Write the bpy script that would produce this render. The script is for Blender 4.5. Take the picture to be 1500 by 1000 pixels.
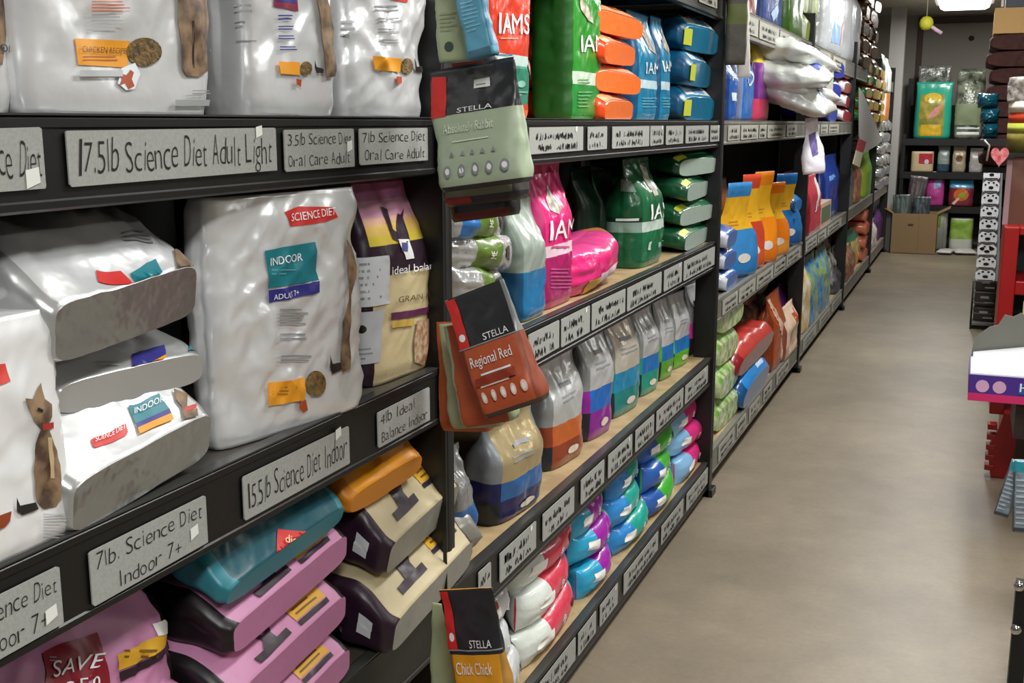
import bpy, bmesh, math, random
from mathutils import Vector, Matrix, Euler, noise
for o in list(bpy.data.objects): bpy.data.objects.remove(o)
SC = bpy.context.scene
COL = SC.collection
# ------------------------------------------------------------------ camera
FPX, CAMH = 1650.0, 1.4
PIT = math.atan(320/FPX); YAW = math.atan(680/math.hypot(FPX, 320))
FW = Vector((-math.sin(YAW)*math.cos(PIT), math.cos(YAW)*math.cos(PIT), -math.sin(PIT)))
RT = Vector((math.cos(YAW), math.sin(YAW), 0)); UPV = RT.cross(FW)
CAM = Vector((0, 0, CAMH))
cd = bpy.data.cameras.new('camera'); cam = bpy.data.objects.new('camera', cd); COL.objects.link(cam)
cam.matrix_world = Matrix.Translation(CAM) @ Matrix((RT, UPV, -FW)).transposed().to_4x4()
cd.sensor_width = 36; cd.lens = FPX/1500*36; cd.clip_start = .02; cd.clip_end = 60
SC.camera = cam
# ------------------------------------------------------------------ world, exposure, lamps
W = bpy.data.worlds.new('world'); SC.world = W; W.use_nodes = True
W.node_tree.nodes['Background'].inputs[0].default_value = (.80, .86, 1.0, 1)
W.node_tree.nodes['Background'].inputs[1].default_value = .05
SC.view_settings.view_transform = 'Standard'; SC.view_settings.look = 'None'
SC.view_settings.gamma = 1; SC.view_settings.use_curve_mapping = False
SC.view_settings.exposure = 0.18
CEIL = 2.62
LAMPS = [(-.19, 12.0, 34), (-.05, 7.5, 38), (.0, 4.9, 32), (.05, 2.4, 38), (.45, -.5, 48), (2.4, 2.6, 26), (2.4, 7.0, 22)]
for i, (lx, ly, pw) in enumerate(LAMPS):
    ld = bpy.data.lights.new('tube_light', 'AREA'); ld.shape = 'RECTANGLE'; ld.size = .3; ld.size_y = 1.15
    ld.energy = pw; ld.color = (.99, 1, .99)
    lo = bpy.data.objects.new('tube_light', ld); COL.objects.link(lo); lo.location = (lx, ly, CEIL-.115)
def ray(x, y): return FW + RT*((x-750)/FPX) + UPV*((500-y)/FPX)
def onx(x, y, X): r = ray(x, y); return CAM + r*(X/r.x)
def ony(x, y, Y): r = ray(x, y); return CAM + r*(Y/r.y)
def onz(x, y, Z): r = ray(x, y); return CAM + r*((Z-CAMH)/r.z)
def Yat(px, Z, X):
    k = (px-750)/FPX       # (d.R) = k (d.F)
    n = RT - FW*k          # n.d = 0, d=(X, Y, Z-H)
    return -(n.x*X + n.z*(Z-CAMH))/n.y
# ------------------------------------------------------------------ materials
def lin(h):
    h = h.lstrip('#'); c = [int(h[i:i+2], 16)/255 for i in (0, 2, 4)]
    return tuple((v/12.92 if v <= .04045 else ((v+.055)/1.055)**2.4) for v in c)+(1,)
MC = {}
def mat(col, rough=.5, metal=0.0, bump=0.0, bscale=30, var=0.0, vscale=40, coat=0.0, col2=None, emit=0, trans=0.0, stripes=None):
    key = (col, rough, metal, bump, bscale, var, vscale, coat, col2, emit, trans, stripes)
    if key in MC: return MC[key]
    m = bpy.data.materials.new('surface'); m.use_nodes = True; nt = m.node_tree; b = nt.nodes['Principled BSDF']
    b.inputs['Base Color'].default_value = lin(col); b.inputs['Roughness'].default_value = rough
    b.inputs['Metallic'].default_value = metal; b.inputs['Coat Weight'].default_value = coat
    if coat: b.inputs['Coat Roughness'].default_value = .12
    if trans: b.inputs['Transmission Weight'].default_value = trans
    if emit: b.inputs['Emission Color'].default_value = lin(col); b.inputs['Emission Strength'].default_value = emit
    tc = nt.nodes.new('ShaderNodeTexCoord')
    if var or col2:
        n = nt.nodes.new('ShaderNodeTexNoise'); n.inputs['Scale'].default_value = vscale; n.inputs['Detail'].default_value = 5
        nt.links.new(tc.outputs['Object'], n.inputs['Vector'])
        r = nt.nodes.new('ShaderNodeValToRGB'); c = lin(col); c2 = lin(col2) if col2 else tuple(v*(1-var) for v in c[:3])+(1,)
        r.color_ramp.elements[0].position = .36; r.color_ramp.elements[1].position = .62
        r.color_ramp.elements[0].color = c2; r.color_ramp.elements[1].color = c
        nt.links.new(n.outputs['Fac'], r.inputs['Fac']); nt.links.new(r.outputs['Color'], b.inputs['Base Color'])
    if stripes:
        wv = nt.nodes.new('ShaderNodeTexWave'); wv.inputs['Scale'].default_value = stripes; wv.inputs['Distortion'].default_value = 6
        wv.bands_direction = 'Z'; wv.inputs['Detail Scale'].default_value = 3
        nt.links.new(tc.outputs['Object'], wv.inputs['Vector'])
        r = nt.nodes.new('ShaderNodeValToRGB'); r.color_ramp.elements[0].color = lin(col2 or '#000000'); r.color_ramp.elements[1].color = lin(col)
        nt.links.new(wv.outputs['Fac'], r.inputs['Fac']); nt.links.new(r.outputs['Color'], b.inputs['Base Color'])
    if bump:
        n2 = nt.nodes.new('ShaderNodeTexNoise'); n2.inputs['Scale'].default_value = bscale; n2.inputs['Detail'].default_value = 3
        bp = nt.nodes.new('ShaderNodeBump'); bp.inputs['Strength'].default_value = bump; bp.inputs['Distance'].default_value = .01
        nt.links.new(tc.outputs['Object'], n2.inputs['Vector']); nt.links.new(n2.outputs['Fac'], bp.inputs['Height'])
        nt.links.new(bp.outputs['Normal'], b.inputs['Normal'])
    MC[key] = m; return m
def foil(c, r=.32, b=.35): return mat(c, r, .35, b, 22)        # metallised film
def film(c, r=.30, b=.3): return mat(c, r, 0, b, 24, coat=.35)     # glossy printed plastic
def paper(c): return mat(c, .6, 0, .15, 20)
def ink(c): return mat(c, .45)
BLACK = mat('#0c0c0b', .5, 0, .04, 60); BLK2 = mat('#121211', .45)
WHITE = ink('#eeeeee'); DK = ink('#15151a')
CAT = mat('#94785a', .55, col2='#4a382a', vscale=42)
CATD = ink('#241c18')
# ------------------------------------------------------------------ object helpers
def tag(o, label=None, cat=None, group=None, kind=None):
    if label: o['label'] = label
    if cat: o['category'] = cat
    if group: o['group'] = group
    if kind: o['kind'] = kind
    return o
def empty(name, loc=(0, 0, 0), rz=0):
    o = bpy.data.objects.new(name, None); COL.objects.link(o); o.location = loc; o.rotation_euler = (0, 0, rz); o.empty_display_size = .05
    return o
class MB:
    def __init__(s): s.v = []; s.f = []; s.m = []; s.mats = []; s.sm = []
    def mi(s, m):
        if m not in s.mats: s.mats.append(m)
        return s.mats.index(m)
    def add(s, vs, fs, m, smooth=False):
        b = len(s.v); s.v += [tuple(v) for v in vs]; i = s.mi(m)
        for f in fs: s.f.append([b+k for k in f]); s.m.append(i); s.sm.append(smooth)
    def box(s, x0, x1, y0, y1, z0, z1, m, M=None):
        vs = [Vector((x, y, z)) for z in (z0, z1) for y in (y0, y1) for x in (x0, x1)]
        if M: vs = [M @ v for v in vs]
        s.add(vs, [(0, 2, 3, 1), (4, 5, 7, 6), (0, 1, 5, 4), (2, 6, 7, 3), (0, 4, 6, 2), (1, 3, 7, 5)], m)
    def lathe(s, prof, m, c=(0, 0, 0), n=20, M=None, smooth=True):
        vs = []; fs = []
        for r, z in prof:
            for k in range(n):
                a = 2*math.pi*k/n; v = Vector((c[0]+r*math.cos(a), c[1]+r*math.sin(a), c[2]+z))
                vs.append(M @ v if M else v)
        for j in range(len(prof)-1):
            for k in range(n): fs.append((j*n+k, j*n+(k+1) % n, (j+1)*n+(k+1) % n, (j+1)*n+k))
        fs.append(tuple(range(n-1, -1, -1))); fs.append(tuple((len(prof)-1)*n+k for k in range(n)))
        s.add(vs, fs, m, smooth)
    def tube(s, pts, r, m, n=8):
        pts = [Vector(p) for p in pts]; vs = []; fs = []
        for i, p in enumerate(pts):
            d = (pts[min(i+1, len(pts)-1)]-pts[max(i-1, 0)]).normalized()
            a = d.orthogonal().normalized() if i == 0 else (a - d*a.dot(d)).normalized()
            b = d.cross(a)
            for k in range(n):
                t = 2*math.pi*k/n; vs.append(p+(a*math.cos(t)+b*math.sin(t))*r)
        for j in range(len(pts)-1):
            for k in range(n): fs.append((j*n+k, j*n+(k+1) % n, (j+1)*n+(k+1) % n, (j+1)*n+k))
        fs.append(tuple(range(n-1, -1, -1))); fs.append(tuple((len(pts)-1)*n+k for k in range(n)))
        s.add(vs, fs, m, True)
    def prism(s, poly, x0, x1, m, axis='x'):
        n = len(poly)
        if axis == 'x': vs = [(x0, a, b) for a, b in poly]+[(x1, a, b) for a, b in poly]
        elif axis == 'y': vs = [(a, x0, b) for a, b in poly]+[(a, x1, b) for a, b in poly]
        else: vs = [(a, b, x0) for a, b in poly]+[(a, b, x1) for a, b in poly]
        s.add(vs, [tuple(range(n-1, -1, -1)), tuple(range(n, 2*n))]+[(k, (k+1) % n, n+(k+1) % n, n+k) for k in range(n)], m)
    def mesh(s, name='mesh'):
        me = bpy.data.meshes.new(name); me.from_pydata(s.v, [], s.f)
        for m in s.mats: me.materials.append(m)
        me.polygons.foreach_set('material_index', s.m); me.polygons.foreach_set('use_smooth', s.sm); me.update()
        return me
    def build(s, name, parent=None, loc=None, fix=True, bevel=0):
        me = s.mesh(name)
        if fix:
            bm = bmesh.new(); bm.from_mesh(me); bmesh.ops.recalc_face_normals(bm, faces=bm.faces); bm.to_mesh(me); bm.free()
        o = bpy.data.objects.new(name, me); COL.objects.link(o)
        if parent: o.parent = parent
        if loc: o.location = loc
        if bevel:
            b = o.modifiers.new('bevel', 'BEVEL'); b.width = bevel; b.segments = 2; b.limit_method = 'ANGLE'
        return o
TC = {}
def textmesh(st, off=0.0):
    if (st, off) in TC: return TC[(st, off)]
    cu = bpy.data.curves.new('t', 'FONT'); cu.body = st; cu.size = 1; cu.resolution_u = 3; cu.offset = off
    ob = bpy.data.objects.new('t', cu); me = bpy.data.meshes.new_from_object(ob)
    if len(st) > 1:
        bm = bmesh.new(); bm.from_mesh(me)
        for _ in range(3):
            es = [e for e in bm.edges if e.calc_length() > .16]
            if es: bmesh.ops.subdivide_edges(bm, edges=es, cuts=1); bmesh.ops.triangulate(bm, faces=[f for f in bm.faces if len(f.verts) > 3])
        bm.to_mesh(me); bm.free()
    vs = [(v.co.x, v.co.y) for v in me.vertices]; fs = [tuple(p.vertices) for p in me.polygons]
    bpy.data.objects.remove(ob); bpy.data.curves.remove(cu); bpy.data.meshes.remove(me)
    if not vs: vs = [(0, 0), (1, 1)]
    x0 = min(v[0] for v in vs); x1 = max(v[0] for v in vs)
    y1 = .72
    TC[(st, off)] = ([((x-x0)/(x1-x0), y/y1) for x, y in vs], fs); return TC[(st, off)]
def cut2d(poly, step):
    """triangulated, subdivided 2D polygon"""
    bm = bmesh.new(); bm.faces.new([bm.verts.new((a, b, 0)) for a, b in poly])
    bmesh.ops.triangulate(bm, faces=bm.faces[:])
    for _ in range(5):
        es = [e for e in bm.edges if e.calc_length() > step]
        if not es: break
        bmesh.ops.subdivide_edges(bm, edges=es, cuts=1); bmesh.ops.triangulate(bm, faces=[f for f in bm.faces if len(f.verts) > 3])
    bm.verts.index_update(); vs = [(v.co.x, v.co.y) for v in bm.verts]; fs = [tuple(v.index for v in f.verts) for f in bm.faces]; bm.free()
    return vs, fs
def sm(a, b, x): t = min(1, max(0, (x-a)/(b-a))); return t*t*(3-2*t)
AX = {'up': ((1, 0, 0), (0, 1, 0), (0, 0, 1)), 'lieT': ((0, 0, 1), (0, -1, 0), (1, 0, 0)), 'lieB': ((0, 0, 1), (0, 1, 0), (-1, 0, 0)),
      'side': ((1, 0, 0), (0, 0, 1), (0, -1, 0)), 'sideR': ((1, 0, 0), (0, 0, -1), (0, 1, 0)),
      'flatY': ((0, 0, 1), (1, 0, 0), (0, 1, 0)), 'facecam': ((0, -1, 0), (1, 0, 0), (0, 0, 1))}
def amat(ax): return Matrix(AX[ax]).transposed()
def bag(name, label, cat, M, w, d, h, shape='stand', fm=None, smt=None, bands=(), dec=(), seed=0, amp=.004, n=None, pix=False,
        group=None, under=None, res=None, lean=0, leany=0, parent=None, amp2=1.0):
    """a filled bag as one closed surface. local x = outward (front), y = width, z = height"""
    smt = smt or fm; under = under or smt
    N = n or {'stand': 4.5, 'pillow': 2.6, 'doy': 3.2, 'block': 5, 'brick': 5, 'slab': 5, 'tail': 3}[shape]
    big = max(w, h); ns, nt = res or ((110, 64) if big > .3 else (80, 44) if big > .2 else (48, 26))
    so = Vector((seed*7.31, seed*3.17, seed*1.93))
    def prof(t):
        if shape == 'brick':
            fr = .12+.88*sm(-.02, .24, t)**.8; bk = 1-.12*(1-sm(0, .04, t)); return (fr+bk)/2, 1-.05*(1-sm(0, .05, t))-.04*sm(.9, 1, t), (fr-bk)/2
        if shape == 'slab': fr = .35+.65*sm(-.02, .16, t)**.8; return (fr+1)/2, 1-.06*(1-sm(0, .06, t))-.04*sm(.9, 1, t), (fr-1)/2
        if shape == 'tail': return (.85+.15*sm(0, .08, t))*(1-.95*sm(.1, .9, t)**.8), 1-.06*(1-sm(0, .05, t))-.45*sm(.35, .75, t)
        if shape == 'stand': return (.88+.12*sm(0, .08, t))*(1-.95*sm(.58, .97, t)), 1-.02*(1-sm(0, .06, t))-.05*sm(.4, .8, t)+.05*sm(.9, 1, t)
        if shape == 'block': return (.9+.1*sm(0, .06, t))*(1-.12*sm(.9, 1, t)), 1-.03*(1-sm(0, .05, t))-.03*sm(.93, 1, t)
        if shape == 'doy': return (.8+.2*sm(0, .08, t))*(1-.95*sm(.1, 1, t)**.8), 1-.06*(1-sm(0, .05, t))
        return max(.05, (4*t*(1-t))**.42 if 0 < t < 1 else .05), 1-.03*math.sin(math.pi*t)
    def P(a, t, off=0.0):
        pr = prof(t); pd, pw = pr[0], pr[1]; cx = pr[2]*d/2 if len(pr) > 2 else 0; sa, ca = math.sin(a), math.cos(a)
        ne = N if shape != 'pillow' else N
        y = w/2*pw*math.copysign(abs(sa)**(2/ne), sa); x = d/2*pd*math.copysign(abs(ca)**(2/ne), ca)
        z = h*t
        q = Vector((x*1.2+.3*math.copysign(1, ca), y, z))/max(.08, big)*3.2+so
        qr = Vector((q.x, q.y*.8+q.z*.6, q.z*.8-q.y*.6)); qr.y *= 2.2; qs = Vector((q.x, q.y*.8-q.z*.7, q.z*.8+q.y*.6)); qs.y *= 3.0
        f = noise.noise(q)*1.0+1.1*(.3-abs(noise.noise(qr+Vector((5, 2, 1)))))+.75*(.25-abs(noise.noise(qs*1.3)))+.15*(.25-abs(noise.noise(q*4.1)))
        fold = math.sin(y/w*23+seed)*.35*(sm(.62, .8, t)-sm(.93, 1, t)*.6) if shape in ('stand', 'pillow') else 0
        k = amp*(f*amp2+fold)
        ed = min(1, 4*t+.15)*(min(1, 5*(1-t)+.35))
        nx = math.copysign(abs(ca)**.5, ca); ny = math.copysign(abs(sa)**2, sa)
        if shape == 'brick' and ca > 0 and t < .28: nz = -.6*(1-t/.28)
        else: nz = 0
        x += (k*ed+off)*nx + lean*sm(.5, 1, t) + cx; z += off*nz; y += (k*ed*.8+off)*ny + leany*sm(.3, 1, t)
        return Vector((x, y, z))
    mb = MB(); vs = []
    k0 = .5**(1/N); nf = max(6, int(ns*.5*w/(w+d))); nd = max(6, ns//2-nf)
    fa = [math.copysign(math.asin(min(1, abs(s_)**(N/2))), s_) for s_ in [k0*(2*i/nf-1) for i in range(nf)]]
    sa_ = [math.acos(math.copysign(min(1, abs(c_)**(N/2)), c_)) for c_ in [k0*(1-2*i/nd) for i in range(nd)]]
    half = fa+sa_; angs = half+[a_+math.pi for a_ in half]; ns = len(angs)
    for j in range(nt+1):
        for i in range(ns): vs.append(P(angs[i], j/nt))
    idx = {}
    fl = {}
    for j in range(nt):
        t = (j+.5)/nt
        for i in range(ns):
            front = (i % (nf+nd)) < nf
            m = fm if front else smt
            for b in bands:
                if b[0] <= t < b[1]: m = b[2] if front or len(b) < 4 else b[3]
            fl.setdefault(m, []).append((j*ns+i, j*ns+(i+1) % ns, (j+1)*ns+(i+1) % ns, (j+1)*ns+i))
    first = True
    mb.v = [tuple(v) for v in vs]
    for m, fs in fl.items():
        k = mb.mi(m)
        for f in fs: mb.f.append(list(f)); mb.m.append(k); mb.sm.append(True)
    mb.f.append(list(range(ns-1, -1, -1))); mb.m.append(mb.mi(under)); mb.sm.append(False)
    mb.f.append([nt*ns+k for k in range(ns)]); mb.m.append(mb.mi(fm)); mb.sm.append(False)
    # ---- printing on the film
    MI = M.inverted()
    co = MI @ CAM; R3 = MI.to_3x3()
    def loc(x, y, face):
        if not pix: return (x, y)
        r = R3 @ ray(x, y)
        if face == 'F':
            xp = d/2
            for _ in range(14):
                k = (xp-co.x)/r.x; p = co+r*k; u = min(.95, max(-.95, p.y/(w/2))); t = min(.98, max(.02, p.z/h))
                xp = xp*.4+.6*P(math.copysign(math.asin(abs(u)**(N/2)), u), t).x
            return (p.y/(w/2), p.z/h)
        k = (-w/2-co.y)/r.y; p = co+r*k; return (p.x/(d/2), p.z/h)
    def put(u, t, face, off):
        t = min(.998, max(.002, t)); u = min(.985, max(-.985, u)) if pix or True else u
        if face == 'F': a = math.copysign(math.asin(min(1, abs(u)**(N/2))), u)
        else: a = -math.acos(math.copysign(min(1, abs(u)**(N/2)), u))
        return P(a, t, off)
    lay = 0
    for q in dec:
        face = 'F'
        if q[0] == 'side': face = 'L'; q = q[1:]
        lay += 1; off = .0012+.0003*lay
        if q[0] == 'P':
            poly = [loc(x, y, face) for x, y in q[1]]
            vs2, fs = cut2d(poly, .055); mb.add([put(u, t, face, off) for u, t in vs2], fs, q[2], True)
        elif q[0] == 'R':
            _, x0, y0, x1, y1, m = q
            vs2, fs = cut2d([loc(x0, y0, face), loc(x1, y0, face), loc(x1, y1, face), loc(x0, y1, face)], .055)
            mb.add([put(u, t, face, off) for u, t in vs2], fs, m, True)
        elif q[0] == 'E':
            _, cx, cy, rx, ry, m = q
            vs2, fs = cut2d([loc(cx+rx*math.cos(k*math.pi/9), cy+ry*math.sin(k*math.pi/9), face) for k in range(18)], .055)
            mb.add([put(u, t, face, off) for u, t in vs2], fs, m, True)
        elif q[0] == 'T':
            _, st, x0, y0, x1, y1, hh, m = q
            tv, tf = textmesh(st, q[8] if len(q) > 8 else 0.012) if False else textmesh(st)
            A = Vector(loc(x0, y0, face)); B = Vector(loc(x1, y1, face)); C_ = Vector(loc(x0, y0-hh if pix else y0+hh, face))
            vv = []
            for a, b in tv:
                p = A+(B-A)*a+(C_-A)*b; vv.append(put(p.x, p.y, face, off+.0024))
            mb.add(vv, tf, m, False)
        elif q[0] == 'L':
            _, x0, y0, x1, y1, nl, m = q
            rr = random.Random(seed+lay); dy = (y1-y0)/nl
            for k in range(nl):
                xe = x0+(x1-x0)*rr.uniform(.6, 1); ya = y0+dy*k
                pl = [loc(x0, ya, face), loc(xe, ya, face), loc(xe, ya+dy*.38, face), loc(x0, ya+dy*.38, face)]
                vs2, fs = cut2d(pl, .2); mb.add([put(u, t, face, off) for u, t in vs2], fs, m, True)
        elif q[0] == 'C':     # sitting tabby cat; box x0,y0(bottom) x1,y1(top)
            _, x0, y0, x1, y1, m = q
            pts = [(.0, .06), (-.35, .03), (-.42, .16), (-.5, .17), (-.48, 0), (-.2, -.03), (.15, 0), (.85, 0), (1, .1), (1, .3), (.85, .52), (.8, .66), (.95, .8), (1, 1), (.75, .9), (.45, .9), (.15, .98), (.12, .8), (.3, .66), (.2, .5), (.02, .3)]
            pl = [loc(x0+(x1-x0)*a, y0+(y1-y0)*b, face) for a, b in pts]
            vs2, fs = cut2d(pl, .1); mb.add([put(u, t, face, off) for u, t in vs2], fs, m, True)
    me = mb.mesh(name)
    o = bpy.data.objects.new(name, me); COL.objects.link(o)
    if parent: o.parent = parent; o.matrix_local = M
    else:
        o.matrix_world = M; tag(o, label, cat, group)
    return o
def clone(src, M, label, group=None):
    c = src.copy(); COL.objects.link(c); c.matrix_world = M; c['label'] = label
    if group: c['group'] = group
    for ch in src.children:
        k = ch.copy(); COL.objects.link(k); k.parent = c
    return c
def TM(loc, ax='up', e=(0, 0, 0), about=None):
    """location + axis preset + extra world Euler in degrees"""
    R = Euler([math.radians(v) for v in e], 'XYZ').to_matrix() @ amat(ax)
    return Matrix.Translation(Vector(loc)) @ R.to_4x4()
def span(px0, px1, Z, X):
    a, b = Yat(px0, Z, X), Yat(px1, Z, X); return (a+b)/2, abs(b-a)
def up(name, label, px0, px1, pyt, Z, X=-.89, d=.1, rz=0, rx=0, ry=0, zp=.06, h=None, cat='bag', **k):
    """bag standing on a shelf: front face edges at pixels px0..px1, top at pixel row pyt"""
    yc, w = span(px0, px1, Z+zp, X); w *= .97
    if h is None: h = onx((px0+px1)/2, pyt, X).z - Z
    th = math.radians(rz); w = w/max(.35, math.cos(th)+.0)
    M = TM((X-d/2, yc, Z+.002), 'up', (rx, ry, rz))
    return bag(name, label, cat, M, w, d, h, **k)
def wb(mb, name, parent, **k):
    """mesh written in world coordinates, hung under an empty that stands elsewhere"""
    o = mb.build(name, **k); o.parent = parent
    if parent.type == 'EMPTY': o.matrix_parent_inverse = Matrix.Translation(-parent.location)
    return o
# ================================================================== room shell
def struct(name, mb): o = mb.build(name); o['kind'] = 'structure'; return o
def floor_mat():
    m = bpy.data.materials.new('concrete'); m.use_nodes = True; nt = m.node_tree; b = nt.nodes['Principled BSDF']; L = nt.links.new
    tc = nt.nodes.new('ShaderNodeTexCoord')
    def nz(s, d, r=.6):
        n = nt.nodes.new('ShaderNodeTexNoise'); n.inputs['Scale'].default_value = s; n.inputs['Detail'].default_value = d; n.inputs['Roughness'].default_value = r
        L(tc.outputs['Object'], n.inputs['Vector']); return n
    a, c, e = nz(1.3, 6), nz(7, 6, .7), nz(60, 3)
    r = nt.nodes.new('ShaderNodeValToRGB'); r.color_ramp.elements[0].position = .3; r.color_ramp.elements[1].position = .7
    r.color_ramp.elements[0].color = lin('#756a59'); r.color_ramp.elements[1].color = lin('#918470'); L(a.outputs['Fac'], r.inputs['Fac'])
    def mul(src, fac, lo, hi):
        k = nt.nodes.new('ShaderNodeMapRange'); k.inputs['From Min'].default_value = .3; k.inputs['From Max'].default_value = .7
        k.inputs['To Min'].default_value = lo; k.inputs['To Max'].default_value = hi; L(fac, k.inputs['Value'])
        x = nt.nodes.new('ShaderNodeMixRGB'); x.blend_type = 'MULTIPLY'; x.inputs['Fac'].default_value = 1
        L(src, x.inputs['Color1']); L(k.outputs['Result'], x.inputs['Color2']); return x.outputs['Color']
    o = mul(r.outputs['Color'], c.outputs['Fac'], .84, 1.06); o = mul(o, e.outputs['Fac'], .92, 1.05)
    L(o, b.inputs['Base Color']); b.inputs['Roughness'].default_value = .42
    bp = nt.nodes.new('ShaderNodeBump'); bp.inputs['Strength'].default_value = .08; bp.inputs['Distance'].default_value = .01
    L(c.outputs['Fac'], bp.inputs['Height']); L(bp.outputs['Normal'], b.inputs['Normal']); return m
m = MB(); m.box(-1.75, 4.2, -3, 14.5, -.1, 0, floor_mat()); struct('floor', m)
m = MB(); m.box(-1.75, 4.2, -3, 14.5, CEIL, CEIL+.1, mat('#c4beb2', .9)); struct('ceiling', m)
WALL = mat('#a39c95', .8, 0, .05, 80)
m = MB(); m.box(-1.75, 4.2, 14.3, 14.45, 0, CEIL, WALL)
struct('wall_back', m)
m = MB(); m.box(-1.75, -1.6, -3, 14.3, 0, CEIL, mat('#7e7a74', .85)); struct('wall_left', m)
m = MB(); m.box(4.1, 4.2, -3, 14.3, 0, CEIL, mat('#9a958c', .85)); struct('wall_right', m)
m = MB(); m.box(-.70, -.64, 14.27, 14.3, 0, 2.55, mat('#5d4a44', .7)); m.box(-.7, 4.1, 14.27, 14.3, 2.52, 2.6, mat('#4c4038', .7)); struct('trim_1', m)
m = MB(); m.box(-.93, -.775, 13.2, 13.34, 0, CEIL, mat('#a7a4a0', .7)); struct('trim_2', m)
m = MB(); m.lathe([(.025, 0), (.03, .01), (.012, .025)], mat('#33302c', .5), n=12, M=Matrix.Translation((-.12, 14.3, 2.35)) @ Matrix.Rotation(math.pi/2, 4, 'X'))
tag(m.build('wall_hook'), 'small dark round hook high on the grey back wall', 'hook')
# ceiling lamps
DIFF = mat('#fffdf4', .5, emit=3.2)
for i, (lx, ly, pw) in enumerate(LAMPS):
    t = empty('ceiling_light', (lx, ly, CEIL))
    if i == 0: tag(t, 'bright white ceiling light panel at the far end of the aisle', 'ceiling light')
    else: tag(t, 'white ceiling light above the %s' % ['far half of the aisle', 'middle of the aisle', 'near end of the aisle', 'floor behind the photographer', 'near part of the right hand aisle', 'far part of the right hand aisle'][i-1], 'ceiling light', 'ceiling lights')
    b = MB(); b.box(lx-.27, lx+.27, ly-.66, ly+.66, CEIL-.05, CEIL, mat('#dcdad4', .5)); wb(b, 'housing', t)
    b = MB(); pr = [(-.24, 0), (-.23, -.035), (-.19, -.055), (.19, -.055), (.23, -.035), (.24, 0)]
    b.prism([(lx+a, CEIL-.05+z) for a, z in pr], ly-.63, ly+.63, DIFF, 'y'); wb(b, 'diffuser', t)
# ================================================================== handwriting and cards
CARD = mat('#a0a19c', .75, var=.12, vscale=300); CARDL = mat('#a3a297', .7, var=.12, vscale=200); STK = ink('#e6e6e0')
PEN = ink('#1b1b1b')
def hand(mb, text, y0, y1, z0, hh, X, seed, m=PEN, z1=None):
    """a handwritten line: jittered thin letters lying on the plane x = X"""
    rr = random.Random(seed); n = len(text); adv = []; tot = 0
    for ch in text:
        wd = {'i': .32, 'l': .32, 'I': .5, '.': .3, ' ': .45, 't': .5, '1': .45, 'm': .9, 'w': .8}.get(ch, .66); adv.append((tot, wd)); tot += wd
    sc = (y1-y0)/tot; z1 = z0 if z1 is None else z1
    for ch, (a, wd) in zip(text, adv):
        if ch == ' ': continue
        cu = textmesh(ch, 0 if ch in 'lI1i.' else -.016); k = hh*(1 if ch.isupper() or ch.isdigit() or ch in 'ldbtfkh+' else 1.0)*rr.uniform(.9, 1.1)
        sh = rr.uniform(-.05, .22); dz = rr.uniform(-.06, .06)*hh; zb = z0+(z1-z0)*(a/tot)+dz; ww = wd*sc*.84; nat = {'i': .24, 'l': .22, 'I': .2, '1': .5, '.': .28, 't': .8}.get(ch, 1)*ww; bx = y0+a*sc+(ww-nat)*.5; ww = nat; sh += .001
        mb.add([(X, bx+ww*u+sh*v*hh*.6, zb+k*v) for u, v in cu[0]], cu[1], m)
def scrib(mb, y0, y1, z0, z1, X, seed, rows=2):
    """illegible pen scribble"""
    rr = random.Random(seed)
    for r in range(rows):
        zb = z0+(z1-z0)*(rows-1-r)/rows; hh = (z1-z0)/rows*.68; y = y0+rr.uniform(0, .1)*(y1-y0); ye = y1-rr.uniform(0, .25)*(y1-y0); st = hh*.42; up_ = True; th = max(.0009, hh*.09)
        a = (y, zb)
        while a[0] < ye:
            if rr.random() < .16: a = (a[0]+st*1.3, zb+rr.uniform(0, .3)*hh); continue
            b = (a[0]+rr.uniform(-.25, 1)*st, zb+(hh*rr.uniform(.5, 1.05) if up_ else hh*rr.uniform(-.1, .25))); up_ = not up_
            d = Vector((b[0]-a[0], b[1]-a[1])); L = d.length or 1e-4; nn = Vector((-d.y, d.x))/L*th
            mb.add([(X, a[0]-nn.x, a[1]-nn.y), (X, b[0]-nn.x, b[1]-nn.y), (X, b[0]+nn.x, b[1]+nn.y), (X, a[0]+nn.x, a[1]+nn.y)], [(0, 1, 2, 3)], PEN)
            a = (b[0]+.0001, b[1])
SX = -.85
def card(parent, px0, px1, zt, zb, lines, seed, stk=None, m=None, Y=None):
    y0, y1 = Y or (Yat(px0, (zt+zb)/2, SX), Yat(px1, (zt+zb)/2, SX)); X = SX+.0022; hh = zt-zb
    mb = MB(); rr = random.Random(seed); c = hh*.05
    poly = [(y0+c, zb), (y1-c*.4, zb+rr.uniform(0, c)), (y1, zb+c), (y1, zt-c*.6), (y1-c, zt), (y0+c, zt-rr.uniform(0, c*.6)), (y0, zt-c), (y0, zb+c)]
    mb.prism(poly, SX+.0004, X, m or CARD, 'x'); X += .0006; w = y1-y0
    if lines is None: scrib(mb, y0+w*.07, y1-w*.06, zb+hh*.1, zt-hh*.08, X, seed)
    else:
        n = len(lines)
        for k, (t, a, b) in enumerate(lines):
            lh = hh/n; zz = zt-lh*(k+1)+lh*.22; hand(mb, t, y0+w*a, y0+w*b, zz, lh*.62, X, seed+k)
    if stk:
        a, b, s = stk; mb.add([(X+.0006, y0+w*a-s*.5, zb+hh*b-s*.6), (X+.0006, y0+w*a+s*.5, zb+hh*b-s*.3), (X+.0006, y0+w*a+s*.45, zb+hh*b+s*.55), (X+.0006, y0+w*a-s*.5, zb+hh*b+s*.4)], [(0, 1, 2, 3)], STK)
    return wb(mb, 'price_card', parent, fix=False)
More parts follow.
